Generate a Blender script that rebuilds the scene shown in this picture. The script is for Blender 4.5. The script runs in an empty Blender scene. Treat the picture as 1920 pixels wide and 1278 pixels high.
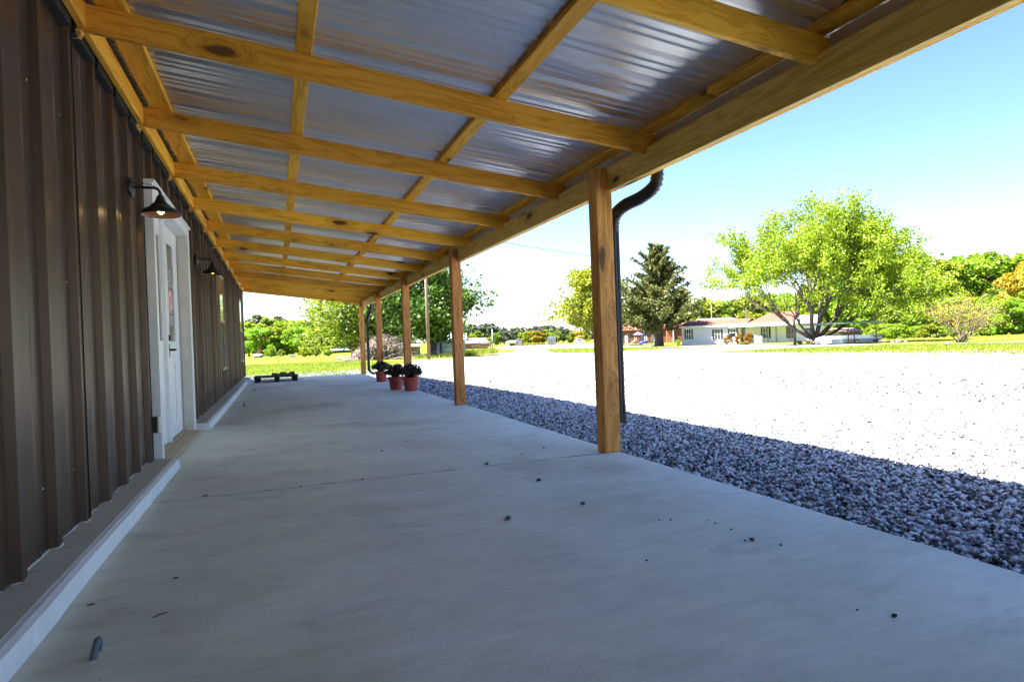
import bpy, bmesh, math, random
import numpy as np
from mathutils import Vector, Matrix

# ------------------------------------------------------------------ camera, sky, sun, exposure
SC = bpy.context.scene
COL = SC.collection
F_PX, YAW, PITCH, ROLL, EYE = 1189.2, 0.3548, -0.0040, -0.0380, 0.90
def cam_basis():
    fw = Vector((math.sin(YAW)*math.cos(PITCH), math.cos(YAW)*math.cos(PITCH), math.sin(PITCH)))
    r = Vector((math.cos(YAW), -math.sin(YAW), 0)); u = r.cross(fw)
    c, s = math.cos(ROLL), math.sin(ROLL)
    return r*c + u*s, u*c - r*s, fw
CR, CU, CF = cam_basis()
cd = bpy.data.cameras.new('camera'); cam = bpy.data.objects.new('camera', cd); COL.objects.link(cam)
cam.matrix_world = Matrix(((CR.x, CU.x, -CF.x, 0), (CR.y, CU.y, -CF.y, 0), (CR.z, CU.z, -CF.z, EYE), (0, 0, 0, 1)))
cd.sensor_width = 36; cd.lens = F_PX/1920*36; cd.clip_start = 0.05; cd.clip_end = 6000
SC.camera = cam
SUN_TO = Vector((-1.31, 0.12, 2.35)).normalized()
W = bpy.data.worlds.new('World'); SC.world = W; W.use_nodes = True
wn = W.node_tree; bg = wn.nodes['Background']
sky = wn.nodes.new('ShaderNodeTexSky'); sky.sky_type = 'NISHITA'; sky.sun_disc = False
sky.sun_elevation = math.asin(SUN_TO.z); sky.sun_rotation = math.atan2(SUN_TO.x, SUN_TO.y) % (2*math.pi)
sky.air_density = 1.0; sky.dust_density = 1.2; sky.ozone_density = 2.0; sky.altitude = 200
hsv = wn.nodes.new('ShaderNodeHueSaturation'); hsv.inputs['Saturation'].default_value = 1.22; hsv.inputs['Hue'].default_value = 0.515
wn.links.new(sky.outputs[0], hsv.inputs['Color']); wn.links.new(hsv.outputs[0], bg.inputs[0]); bg.inputs[1].default_value = 0.050
sl = bpy.data.lights.new('sun', 'SUN'); sl.energy = 4.8; sl.angle = math.radians(0.53); sl.color = (1, 0.97, 0.93)
sun = bpy.data.objects.new('sun', sl); COL.objects.link(sun)
sun.rotation_euler = SUN_TO.to_track_quat('Z', 'Y').to_euler(); sun.location = (-20, 5, 40)
SC.view_settings.view_transform = 'Standard'; SC.view_settings.look = 'None'
SC.view_settings.exposure = 3.1; SC.view_settings.gamma = 1.0
SC.render.engine = 'CYCLES'
SC.cycles.use_denoising = True; SC.cycles.max_bounces = 8; SC.cycles.diffuse_bounces = 5
SC.cycles.glossy_bounces = 4; SC.cycles.transmission_bounces = 5; SC.cycles.transparent_max_bounces = 8
SC.cycles.sample_clamp_indirect = 6

RNG = random.Random(7)
ORD = ['first', 'second', 'third', 'fourth', 'fifth', 'sixth', 'seventh', 'eighth', 'ninth', 'tenth', 'eleventh', 'twelfth', 'thirteenth', 'fourteenth', 'fifteenth', 'sixteenth', 'seventeenth', 'eighteenth', 'nineteenth', 'twentieth', 'twenty-first', 'twenty-second', 'twenty-third', 'twenty-fourth', 'twenty-fifth']
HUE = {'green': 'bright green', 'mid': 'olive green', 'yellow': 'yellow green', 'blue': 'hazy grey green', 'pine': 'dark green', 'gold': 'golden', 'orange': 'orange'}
def nprng(s): return np.random.default_rng(s)

# ------------------------------------------------------------------ terrain
TA = 0.35; TS, TC = math.sin(TA), math.cos(TA)      # the land falls gently away along this direction
TB = [(-900, -.075), (11, -.075), (86, -.94), (173, -1.40), (320, -1.9), (2500, -2.3)]
def gz(x, y):
    t = x*TS + y*TC
    if t <= TB[0][0]: return TB[0][1]
    for (a, za), (b, zb) in zip(TB, TB[1:]):
        if t <= b: return za + (zb-za)*(t-a)/(b-a)
    return TB[-1][1]
def ray(px, py): return CF + CR*((px-960)/F_PX) + CU*((639-py)/F_PX)
def ground(px, py):
    d = ray(px, py); lo, hi = 0.5, 3000.0
    for _ in range(60):
        m = (lo+hi)/2
        p = d*m
        if EYE + p.z > gz(p.x, p.y): lo = m
        else: hi = m
    p = d*lo
    return Vector((p.x, p.y, gz(p.x, p.y)))
def atd(px, D):
    """a spot on the land in the direction of a column, D metres off"""
    d = ray(px, 639); p = d*D
    return Vector((p.x, p.y, gz(p.x, p.y)))
def depth(p): return Vector((p.x, p.y, p.z-EYE)).dot(CF)

# ------------------------------------------------------------------ materials
def lin(*c): return tuple((v/12.92 if v <= .04045 else ((v+.055)/1.055)**2.4) for v in c) + (1,)
def col(c): return (c[0], c[1], c[2], 1)
class NT:
    def __init__(s, name):
        s.m = bpy.data.materials.new(name); s.m.use_nodes = True
        s.t = s.m.node_tree; s.b = s.t.nodes['Principled BSDF']; s.out = s.t.nodes['Material Output']
    def n(s, typ, ins=None, **kw):
        x = s.t.nodes.new('ShaderNode'+typ)
        for k, v in kw.items(): setattr(x, k, v)
        for k, v in (ins or {}).items(): s.put(x.inputs[k], v)
        return x
    def put(s, sock, v):
        if hasattr(v, 'is_output'): s.t.links.new(v, sock)
        else: sock.default_value = v
    def set(s, **kw):
        for k, v in kw.items(): s.put(s.b.inputs[k.replace('_', ' ')], v)
    def coord(s, scale=(1, 1, 1), kind='Object', rand=False):
        tc = s.n('TexCoord').outputs[kind]
        mp = s.n('Mapping', {'Vector': tc, 'Scale': scale})
        if rand:
            oi = s.n('ObjectInfo').outputs['Random']
            ml = s.n('Math', {0: oi, 1: 37.0}, operation='MULTIPLY').outputs[0]
            cb = s.n('CombineXYZ', {'X': ml, 'Y': ml, 'Z': ml}).outputs[0]
            s.put(mp.inputs['Location'], cb)
        return mp.outputs[0]
    def noise(s, vec, scale, detail=4, rough=.55, dist=0):
        return s.n('TexNoise', {'Vector': vec, 'Scale': scale, 'Detail': detail, 'Roughness': rough, 'Distortion': dist}).outputs[0]
    def ramp(s, fac, stops):
        r = s.n('ValToRGB', {'Fac': fac}); e = r.color_ramp.elements
        while len(e) < len(stops): e.new(0.5)
        for el, (p, c) in zip(e, stops): el.position = p; el.color = col(c) if len(c) == 3 else c
        return r.outputs[0]
    def mix(s, fac, a, b, mode='MIX'):
        x = s.n('Mix', data_type='RGBA', blend_type=mode)
        s.put(x.inputs[0], fac); s.put(x.inputs[6], a); s.put(x.inputs[7], b)
        return x.outputs[2]
    def math(s, op, a, b=0.0):
        return s.n('Math', {0: a, 1: b}, operation=op).outputs[0]
    def bump(s, h, strength=.3, dist=.01):
        s.set(Normal=s.n('Bump', {'Height': h, 'Strength': strength, 'Distance': dist}).outputs[0])

def flat(name, c, rough=.6, metal=0, var=.12, scale=6, bump=0, spec=.5):
    """a plain finish with a little unevenness and dirt"""
    k = NT(name); v = k.coord(rand=True)
    n = k.noise(v, scale, 5)
    c0 = tuple(x*(1-var) for x in c); c1 = tuple(min(1, x*(1+var)) for x in c)
    k.set(Base_Color=k.ramp(n, [(.3, c0), (.7, c1)]), Roughness=rough, Metallic=metal)
    k.b.inputs['Specular IOR Level'].default_value = spec
    if bump: k.bump(k.noise(v, scale*6, 4), bump, .01)
    return k.m

def wood(name, light, dark, knot, rough=.6, knots=True):
    k = NT(name)
    v = k.coord((.55, 7, 7), rand=True)
    vk0 = k.coord((1.9, 5.0, 5.0), rand=True)
    vk = k.n('VectorMath', {0: vk0, 1: k.n('VectorMath', {0: k.n('TexNoise', {'Vector': k.coord((6, 14, 14), rand=True), 'Scale': 1.0}).outputs['Color'], 1: (.22, .22, .22)}, operation='MULTIPLY').outputs[0]}, operation='ADD').outputs[0]
    vo = k.n('TexVoronoi', {'Vector': vk, 'Scale': 1.0, 'Randomness': 1.0})
    dist, vcol = vo.outputs['Distance'], vo.outputs['Color']
    gate = k.math('GREATER_THAN', k.n('SeparateColor', {'Color': vcol}).outputs[0], .40)
    near = k.math('MULTIPLY', k.ramp(dist, [(0, (1, 1, 1)), (.42, (0, 0, 0))]), gate)
    vd = k.n('VectorMath', {0: v, 1: k.n('CombineXYZ', {'X': 0.0, 'Y': k.math('MULTIPLY', near, 1.3), 'Z': k.math('MULTIPLY', near, 1.3)}).outputs[0]}, operation='ADD').outputs[0]
    g1 = k.noise(vd, 1.6, 3, .5, .7)
    wv = k.math('SINE', k.math('MULTIPLY', g1, 38.0))
    bands = k.ramp(k.math('MULTIPLY_ADD', wv, .5), [(0, (0, 0, 0)), (1, (1, 1, 1))])
    fine = k.noise(k.coord((2.2, 120, 120), rand=True), 1.0, 3)
    patch = k.noise(k.coord((.9, 2, 2), rand=True), 1.3, 3)
    base = k.mix(k.ramp(wv, [(.1, (0, 0, 0)), (1, (1, 1, 1))]), col(light), col(dark))
    stk = k.noise(k.coord((.7, 16, 16), rand=True), 2.0, 4)
    base = k.mix(k.ramp(stk, [(.58, (0, 0, 0)), (.74, (.7, .7, .7))]), base, col(tuple(x*.5 for x in dark)))
    base = k.mix(k.ramp(patch, [(.35, (0, 0, 0)), (.75, (.55, .55, .55))]), base, col(tuple(x*y for x, y in zip(light, (.82, .74, .6)))))
    base = k.mix(k.math('MULTIPLY', fine, .28), base, col(dark))
    # a board differs from its neighbour
    rnd = k.n('ObjectInfo').outputs['Random']
    hs = k.n('HueSaturation', {'Color': base, 'Hue': k.math('MULTIPLY_ADD', rnd, .014), 'Value': k.math('MULTIPLY_ADD', rnd, .34)})
    hs.inputs['Hue'].links[0].from_node.inputs[2].default_value = .493
    hs.inputs['Value'].links[0].from_node.inputs[2].default_value = .93
    c = hs.outputs[0]
    if knots:
        halo = k.math('MULTIPLY', k.ramp(dist, [(.15, (1, 1, 1)), (.45, (0, 0, 0))]), gate)
        core = k.math('MULTIPLY', k.ramp(dist, [(.11, (1, 1, 1)), (.18, (0, 0, 0))]), gate)
        c = k.mix(k.math('MULTIPLY', halo, .4), c, col(tuple(x*.55 for x in dark)))
        c = k.mix(k.math('MULTIPLY', core, .9), c, col(knot))
    k.set(Base_Color=c, Roughness=rough)
    k.b.inputs['Specular IOR Level'].default_value = .25
    k.bump(k.math('ADD', k.math('MULTIPLY', wv, .25), fine), .25, .004)
    return k.m

def leafmat(name, c1, c2, trans=.35, scale=.35):
    k = NT(name)
    v = k.coord((1, 1, 1), 'Object', rand=True)
    at = k.n('Attribute', attribute_name='rnd').outputs['Fac']
    n = k.noise(v, scale, 3)
    f = k.math('ADD', k.math('MULTIPLY', n, .75), k.math('MULTIPLY', at, .5))
    c = k.ramp(f, [(.3, c1), (.85, c2)])
    rnd = k.n('ObjectInfo').outputs['Random']
    hs = k.n('HueSaturation', {'Color': c, 'Hue': k.math('MULTIPLY_ADD', rnd, .04), 'Value': k.math('MULTIPLY_ADD', rnd, .5)})
    hs.inputs['Hue'].links[0].from_node.inputs[2].default_value = .48
    hs.inputs['Value'].links[0].from_node.inputs[2].default_value = .75
    c = hs.outputs[0]
    k.set(Base_Color=c, Roughness=.5)
    k.b.inputs['Specular IOR Level'].default_value = .3
    tr = k.n('BsdfTranslucent', {'Color': c})
    mx = k.n('MixShader', {0: trans, 1: k.b.outputs[0], 2: tr.outputs[0]})
    k.t.links.new(mx.outputs[0], k.out.inputs[0])
    return k.m

MT = {}
MT['rafter'] = wood('yellow_pine', (.90, .50, .055), (.68, .31, .02), (.09, .035, .012))
MT['header'] = wood('treated_pine', (.84, .60, .15), (.64, .40, .075), (.07, .035, .015))
MT['post'] = wood('post_pine', (.72, .35, .095), (.44, .165, .038), (.10, .045, .02), .65)
MT['wall'] = flat('bronze_panel', (.082, .053, .035), .34, .45, .10, 3, .0, .45)
MT['trim'] = flat('bronze_trim', (.07, .054, .043), .4)
MT['white'] = flat('white_paint', (.84, .86, .86), .4, 0, .05, 8)
MT['jamb'] = flat('primed_jamb', (.62, .59, .52), .55, 0, .08, 5)
MT['black'] = flat('black_metal', (.018, .018, .02), .38, 0, .2, 20)
MT['downspout'] = flat('black_aluminium', (.012, .0125, .014), .42, 0, .15, 10)
MT['inner'] = flat('lamp_inside', (.05, .03, .02), .4, 0, .2, 20)
MT['foam'] = flat('spray_foam', (.62, .32, .05), .85, 0, .35, 60, .6)
MT['closure'] = flat('black_foam', (.012, .012, .012), .9)
MT['fascia'] = flat('grey_fascia', (.52, .50, .48), .5)
MT['tan'] = flat('tan_vinyl', (.44, .34, .20), .55)
MT['screw'] = flat('screw_metal', (.30, .27, .24), .4, .6)
MT['rubber'] = flat('grey_rubber', (.10, .13, .16), .5)
MT['steel'] = flat('rusty_steel', (.07, .05, .04), .6, .4)
MT['plastic'] = flat('black_pallet', (.012, .014, .018), .85)
MT['greywood'] = wood('weathered_wood', (.20, .15, .10), (.11, .08, .05), (.05, .03, .02), .8)
MT['pot'] = flat('terracotta_red', (.42, .065, .04), .5, 0, .15, 12)
MT['soil'] = flat('soil', (.03, .02, .014), .95, 0, .4, 40, .5)
MT['stem'] = flat('dark_stem', (.05, .035, .025), .8)
MT['bark'] = flat('bark', (.085, .062, .045), .9, 0, .4, 3, .8)
MT['barkpale'] = flat('bark_pale', (.11, .078, .050), .9, 0, .35, 3, .8)
MT['barkdark'] = flat('bark_dark', (.055, .042, .034), .9, 0, .4, 3, .8)
MT['twig'] = flat('dry_twig', (.21, .165, .135), .9, 0, .4, 3)
MT['housewhite'] = flat('white_siding', (.74, .74, .735), .6, 0, .04, 2)
MT['cream'] = flat('cream_siding', (.30, .28, .25), .6, 0, .05, 2)
MT['greyside'] = flat('grey_block', (.26, .28, .30), .8, 0, .12, 1.5)
MT['shut'] = flat('black_shutter', (.014, .014, .016), .5)
MT['dark'] = flat('dark_void', (.02, .02, .02), .9)
MT['brickred'] = flat('red_brick', (.16, .050, .028), .85, 0, .2, 3)
MT['brickorange'] = flat('orange_brick', (.22, .075, .028), .85, 0, .2, 3)
MT['greymetal'] = flat('grey_metal_roof', (.26, .27, .29), .45, .3, .06, 1)
MT['whitemetal'] = flat('white_metal', (.76, .77, .78), .4, 0, .05, 2)
MT['greenmetal'] = flat('green_metal', (.10, .16, .12), .5)
MT['rustred'] = flat('rust_post', (.13, .035, .025), .6)
MT['pole'] = flat('weathered_pole', (.17, .125, .085), .85, 0, .3, 2)
MT['wire'] = flat('wire', (.05, .06, .08), .6)
MT['log'] = flat('grey_log', (.19, .155, .125), .9, 0, .3, 2)
MT['blue'] = flat('blue_plastic', (.012, .035, .20), .4)
MT['lav'] = flat('lavender_plastic', (.16, .13, .24), .45)
MT['green'] = flat('green_plastic', (.01, .16, .11), .4)
MT['tanp'] = flat('tan_plastic', (.28, .20, .12), .5)
MT['signwhite'] = flat('sign_face', (.12, .13, .14), .5)
MT['signink'] = flat('sign_ink', (.05, .06, .14), .6)
MT['signred'] = flat('sign_dark_red', (.10, .03, .04), .6)
MT['carwhite'] = flat('car_paint', (.66, .68, .71), .25)
MT['tyre'] = flat('tyre', (.015, .015, .015), .8)
MT['stone'] = flat('field_stone', (.19, .16, .135), .9, 0, .3, 3)
MT['tanroof'] = flat('tan_roof', (.22, .155, .10), .7)
MT['pebble'] = flat('dark_pebble', (.06, .06, .06), .9, 0, .4, 60)
MT['dryleaf'] = flat('dry_leaf', (.22, .08, .03), .8, 0, .3, 60)
MT['pink'] = flat('pink_print', (.72, .42, .42), .6, 0, .12, 30)
MT['print'] = flat('white_print', (.70, .70, .70), .6)
MT['redprint'] = flat('red_print', (.5, .04, .05), .6)
MT['mulch'] = flat('mulch', (.07, .028, .018), .95, 0, .4, 2)
MT['brass'] = flat('brown_hardware', (.03, .014, .012), .35, .5)
MT['chalk'] = flat('lime_caulk', (.60, .60, .58), .9, 0, .15, 40)

def roofmetal():
    k = NT('galvalume'); v = k.coord()
    n = k.noise(v, 1.3, 3); n2 = k.noise(v, 45, 3)
    k.set(Base_Color=k.ramp(k.math('ADD', k.math('MULTIPLY', n, .7), k.math('MULTIPLY', n2, .3)), [(.3, (.72, .73, .75)), (.7, (.84, .85, .86))]), Metallic=.95, Roughness=.33)
    k.bump(k.noise(k.coord((.5, 1.6, 1)), 2.2, 2), .25, .02)
    return k.m
MT['roof'] = roofmetal()

def concrete(name, c0, c1, stains=True):
    k = NT(name); v = k.coord()
    big = k.noise(v, .55, 5, .6, .6); mid = k.noise(k.coord((.6, 1.2, 1)), 2.6, 6, .7, .5); m2 = k.noise(k.coord((.45, 1.5, 1)), 12, 4, .7); fine = k.noise(v, 95, 3, .7)
    broom = k.noise(k.coord((1.2, 110, 1)), 1.0, 3)
    f = k.math('ADD', k.math('ADD', k.math('MULTIPLY', big, .36), k.math('MULTIPLY', mid, .30)), k.math('ADD', k.math('MULTIPLY', m2, .20), k.math('MULTIPLY', fine, .14)))
    c = k.ramp(f, [(.38, c0), (.62, c1)])
    if stains:
        st = k.noise(v, .8, 4, .55, .3)
        c = k.mix(k.ramp(st, [(.53, (0, 0, 0)), (.68, (.6, .6, .6))]), c, (.46, .43, .29, 1))
        sc = k.noise(k.coord((.35, 2.6, 1)), 1.6, 5, .65)
        c = k.mix(k.ramp(sc, [(.54, (0, 0, 0)), (.72, (.45, .45, .45))]), c, (.84, .86, .83, 1))
        d2 = k.noise(k.coord((.5, 1.1, 1)), 3.4, 5, .7, .8)
        c = k.mix(k.ramp(d2, [(.56, (0, 0, 0)), (.74, (.5, .5, .5))]), c, (.36, .36, .31, 1))
        sp = k.n('TexVoronoi', {'Vector': v, 'Scale': 11.0}).outputs['Distance']
        c = k.mix(k.ramp(sp, [(.022, (.6, .6, .6)), (.045, (0, 0, 0))]), c, (.20, .15, .11, 1))
    k.set(Base_Color=c, Roughness=k.ramp(mid, [(.3, (.62, .62, .62)), (.7, (.85, .85, .85))]))
    k.b.inputs['Specular IOR Level'].default_value = .35
    k.bump(k.math('ADD', k.math('ADD', fine, k.math('MULTIPLY', mid, .6)), k.math('MULTIPLY', broom, .7)), .4, .004)
    return k.m
MT['concrete'] = concrete('broom_concrete', (.58, .61, .48), (.88, .91, .75))
MT['curb'] = concrete('curb_concrete', (.68, .70, .70), (.84, .85, .85), False)
MT['curbtop'] = concrete('ledge_concrete', (.46, .47, .38), (.66, .66, .56), False)

def gravelmat():
    k = NT('granite_gravel'); v = k.coord()
    vo = k.n('TexVoronoi', {'Vector': v, 'Scale': 26.0}); vo2 = k.n('TexVoronoi', {'Vector': v, 'Scale': 55.0})
    g = k.n('SeparateColor', {'Color': vo.outputs['Color']}).outputs[0]
    big = k.noise(v, .35, 5)
    c = k.ramp(k.n('SeparateColor', {'Color': vo.outputs['Color']}).outputs[1], [(0, (.05, .05, .052)), (.24, (.15, .15, .155)), (.42, (.55, .55, .555)), (1, (.72, .715, .71))])
    c = k.mix(k.ramp(big, [(.4, (0, 0, 0)), (.7, (.4, .4, .4))]), c, (.38, .37, .35, 1))
    g3 = k.n('SeparateColor', {'Color': vo2.outputs['Color']}).outputs[1]
    c = k.mix(k.math('GREATER_THAN', g, .80), c, (.025, .025, .025, 1))  # dark cells here and clumps below paint in shaded crevices between stones
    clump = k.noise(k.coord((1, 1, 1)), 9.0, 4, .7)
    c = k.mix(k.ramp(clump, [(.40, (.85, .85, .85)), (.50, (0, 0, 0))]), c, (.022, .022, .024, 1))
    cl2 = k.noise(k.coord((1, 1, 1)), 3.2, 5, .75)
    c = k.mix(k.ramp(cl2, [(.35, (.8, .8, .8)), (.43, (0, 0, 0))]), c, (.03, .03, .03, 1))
    track = k.noise(k.coord((.25, 1.1, 1)), 1.0, 4)
    c = k.mix(k.ramp(track, [(.52, (0, 0, 0)), (.72, (.4, .4, .4))]), c, (.20, .195, .185, 1))
    k.set(Base_Color=c, Roughness=.9)
    h = k.math('ADD', k.math('MULTIPLY', vo.outputs['Distance'], -1.0), k.math('MULTIPLY', vo2.outputs['Distance'], -.5))
    k.bump(k.math('ADD', h, k.math('MULTIPLY', clump, 1.5)), 1.0, .05)
    return k.m
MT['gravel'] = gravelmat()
def stonemat():
    k = NT('crushed_stone')
    at = k.n('Attribute', attribute_name='rnd').outputs['Fac']
    n = k.noise(k.coord(), 60, 3)
    c = k.ramp(k.math('ADD', k.math('MULTIPLY', at, .8), k.math('MULTIPLY', n, .2)), [(0, (.018, .018, .02)), (.11, (.03, .03, .03)), (.15, (.06, .066, .068)), (.32, (.17, .188, .192)), (.48, (.55, .595, .60)), (.93, (.78, .82, .82)), (.97, (.25, .15, .09))])  # darkest share of stones stands in for shadowed gaps in the gravel
    k.set(Base_Color=c, Roughness=.85)
    return k.m
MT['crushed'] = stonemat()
def grassmat(name, c0, c1, dry):
    k = NT(name); v = k.coord()
    n = k.noise(v, .16, 5, .6); n2 = k.noise(k.coord((1, 1, 1)), 3.5, 5, .7)
    c = k.ramp(k.math('ADD', k.math('MULTIPLY', n, .55), k.math('MULTIPLY', n2, .45)), [(.35, c0), (.68, c1)])
    d = k.noise(v, .09, 4)
    c = k.mix(k.ramp(d, [(.52, (0, 0, 0)), (.7, (.5, .5, .5))]), c, col(dry))
    k.set(Base_Color=c, Roughness=.95)
    k.b.inputs['Specular IOR Level'].default_value = .1
    k.bump(n2, .6, .08)
    return k.m
MT['grass'] = grassmat('meadow', (.065, .095, .006), (.135, .16, .011), (.20, .17, .045))
MT['dry'] = grassmat('dry_verge', (.15, .13, .05), (.24, .20, .09), (.27, .21, .11))
MT['blade'] = leafmat('grass_blade', (.085, .12, .008), (.20, .215, .018), .45, .5)
MT['asphalt'] = flat('pale_road', (.46, .45, .43), .9, 0, .12, .6)
def shingle():
    k = NT('brown_shingle'); v = k.coord()
    n = k.noise(v, 1.2, 4); b = k.n('TexBrick', {'Vector': v, 'Scale': 1.0, 'Mortar Size': .02, 'Brick Width': .6, 'Row Height': .2, 'Color1': (.125, .040, .019, 1), 'Color2': (.155, .052, .026, 1), 'Mortar': (.08, .025, .013, 1)}).outputs[0]
    k.set(Base_Color=k.mix(k.math('MULTIPLY', n, .4), b, (.16, .06, .034, 1)), Roughness=.9)
    return k.m
MT['shingle'] = shingle()
def glass(name, tint, rough=.03):
    k = NT(name); k.set(Base_Color=col(tint), Roughness=rough, Metallic=0.0)
    k.b.inputs['Specular IOR Level'].default_value = .9
    k.bump(k.noise(k.coord(), 3, 2), .04, .01)
    return k.m
MT['glass'] = glass('window_glass', (.035, .04, .04))
MT['doorglass'] = glass('door_glass', (.11, .10, .085), .05)
MT['screen'] = flat('insect_screen', (.035, .037, .04), .7)
k = NT('lit_bulb'); k.set(Base_Color=(1, .8, .5, 1), Emission_Color=(1, .62, .25, 1), Emission_Strength=7.0); MT['bulb'] = k.m
k = NT('dim_bulb'); k.set(Base_Color=(1, .7, .4, 1), Emission_Color=(1, .45, .12, 1), Emission_Strength=1.2); MT['bulb2'] = k.m

LEAF = {
 'maple': leafmat('maple_leaf', (0.106, 0.173, 0.006), (0.259, 0.313, 0.014), .45),
 'yellow': leafmat('spring_leaf', (0.144, 0.204, 0.009), (0.289, 0.332, 0.022), .45),
 'green': leafmat('green_leaf', (0.099, 0.185, 0.007), (0.237, 0.338, 0.020), .5),
 'mid': leafmat('olive_leaf', (0.115, 0.180, 0.009), (0.259, 0.329, 0.024), .5),
 'dark': leafmat('glossy_leaf', (0.017, 0.050, 0.006), (0.082, 0.152, 0.012), .25),
 'cedar': leafmat('cedar_leaf', (.030, .048, .014), (.15, .17, .036), .25, .3),
 'pine': leafmat('hazy_pine_needle', (0.054, 0.076, 0.047), (0.108, 0.126, 0.079), .25),  # needle colour lightened to carry the distance haze
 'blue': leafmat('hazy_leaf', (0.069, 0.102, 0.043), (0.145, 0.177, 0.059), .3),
 'orange': leafmat('orange_leaf', (0.270, 0.190, 0.012), (0.411, 0.301, 0.028), .45),
 'red': leafmat('red_leaf', (0.098, 0.022, 0.024), (0.196, 0.059, 0.049), .35),
 'hedge': leafmat('orange_hedge', (0.147, 0.054, 0.006), (0.274, 0.137, 0.010), .35),
 'dusk': leafmat('mum_leaf', (.02, .022, .014), (.11, .10, .065), .1),
 'gold': leafmat('gold_shrub', (0.176, 0.137, 0.005), (0.323, 0.255, 0.010), .35),
}

# ------------------------------------------------------------------ mesh helpers
def np_mesh(name, V, F, rnd=None, smooth=False):
    me = bpy.data.meshes.new(name)
    V = np.asarray(V, np.float32); F = np.asarray(F, np.int32); m, kk = F.shape
    me.vertices.add(len(V)); me.vertices.foreach_set('co', V.ravel())
    me.loops.add(m*kk); me.loops.foreach_set('vertex_index', F.ravel())
    me.polygons.add(m); me.polygons.foreach_set('loop_start', np.arange(0, m*kk, kk, dtype=np.int32))
    me.polygons.foreach_set('loop_total', np.full(m, kk, np.int32))
    if smooth: me.polygons.foreach_set('use_smooth', np.ones(m, bool))
    me.update(calc_edges=True)
    if rnd is not None:
        a = me.attributes.new('rnd', 'FLOAT', 'POINT'); a.data.foreach_set('value', np.asarray(rnd, np.float32))
    return me
class MB:
    """collects shapes for ONE mesh"""
    def __init__(s): s.v = []; s.f = []; s.sm = []
    def add(s, vs, fs, smooth=False):
        o = len(s.v); s.v += [tuple(x) for x in vs]; s.f += [tuple(i+o for i in f) for f in fs]; s.sm += [smooth]*len(fs); return s
    def box(s, a, b):
        x0, y0, z0 = a; x1, y1, z1 = b
        vs = [(x0,y0,z0),(x1,y0,z0),(x1,y1,z0),(x0,y1,z0),(x0,y0,z1),(x1,y0,z1),(x1,y1,z1),(x0,y1,z1)]
        return s.add(vs, [(0,3,2,1),(4,5,6,7),(0,1,5,4),(1,2,6,5),(2,3,7,6),(3,0,4,7)])
    def tube(s, pts, rad, n=8, cap=True, smooth=True):
        pts = [Vector(p) for p in pts]; rad = rad if isinstance(rad, (list, tuple)) else [rad]*len(pts)
        vs = []; ref = None
        for i, p in enumerate(pts):
            d = (pts[min(i+1, len(pts)-1)] - pts[max(i-1, 0)]).normalized()
            if ref is None: ref = Vector((1, 0, 0)) if abs(d.x) < .8 else Vector((0, 1, 0))
            a = (ref - d*ref.dot(d)).normalized(); ref = a; b = d.cross(a)
            for j in range(n):
                t = 2*math.pi*j/n; vs.append(p + (a*math.cos(t) + b*math.sin(t))*rad[i])
        fs = [(i*n+j, i*n+(j+1) % n, (i+1)*n+(j+1) % n, (i+1)*n+j) for i in range(len(pts)-1) for j in range(n)]
        s.add(vs, fs, smooth)
        if cap:
            o = len(s.v)-len(vs)
            s.f.append(tuple(o+j for j in reversed(range(n)))); s.f.append(tuple(o+(len(pts)-1)*n+j for j in range(n))); s.sm += [False, False]
        return s
    def lathe(s, prof, n=24, c=(0, 0, 0), smooth=True, close=False):
        vs = [(c[0]+r*math.cos(2*math.pi*j/n), c[1]+r*math.sin(2*math.pi*j/n), c[2]+z) for r, z in prof for j in range(n)]
        m = len(prof)
        fs = [(i*n+j, i*n+(j+1) % n, (i+1)*n+(j+1) % n, (i+1)*n+j) for i in range(m-1) for j in range(n)]
        return s.add(vs, fs, smooth)
    def prism(s, poly, axis, a, b):
        """poly of 2D points, extruded along an axis index from a to b"""
        n = len(poly)
        def mk(p, h):
            l = list(p); l.insert(axis, h); return tuple(l)
        vs = [mk(p, a) for p in poly] + [mk(p, b) for p in poly]
        fs = [(i, (i+1) % n, n+(i+1) % n, n+i) for i in range(n)] + [tuple(reversed(range(n))), tuple(range(n, 2*n))]
        return s.add(vs, fs)
    def mesh(s, name):
        me = bpy.data.meshes.new(name); me.from_pydata(s.v, [], s.f); me.update()
        if any(s.sm): me.polygons.foreach_set('use_smooth', s.sm)
        bm = bmesh.new(); bm.from_mesh(me); bmesh.ops.recalc_face_normals(bm, faces=bm.faces); bm.to_mesh(me); bm.free()
        return me
def link(name, me, mat=None, parent=None, Wm=None):
    """Wm: where the mesh stands in the world"""
    o = bpy.data.objects.new(name, me); COL.objects.link(o)
    if mat is not None and me is not None and not me.materials: me.materials.append(mat)
    Wm = Wm or Matrix.Identity(4)
    if parent is not None:
        o.parent = parent; o.matrix_basis = chain(parent).inverted() @ Wm
    else: o.matrix_basis = Wm
    return o
def chain(o):
    m = o.matrix_basis.copy()
    while o.parent: o = o.parent; m = o.matrix_basis @ m
    return m
def tag(o, label, cat, group=None):
    o['label'] = label; o['category'] = cat
    if group: o['group'] = group
    return o
def struct(o): o['kind'] = 'structure'; return o
def thing(name, loc, label, cat, group=None, rotz=0):
    e = bpy.data.objects.new(name, None); COL.objects.link(e); e.empty_display_size = .2
    e.matrix_basis = Matrix.Translation(Vector(loc)) @ Matrix.Rotation(rotz, 4, 'Z')
    return tag(e, label, cat, group)
def T(x, y, z): return Matrix.Translation((x, y, z))
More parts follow.
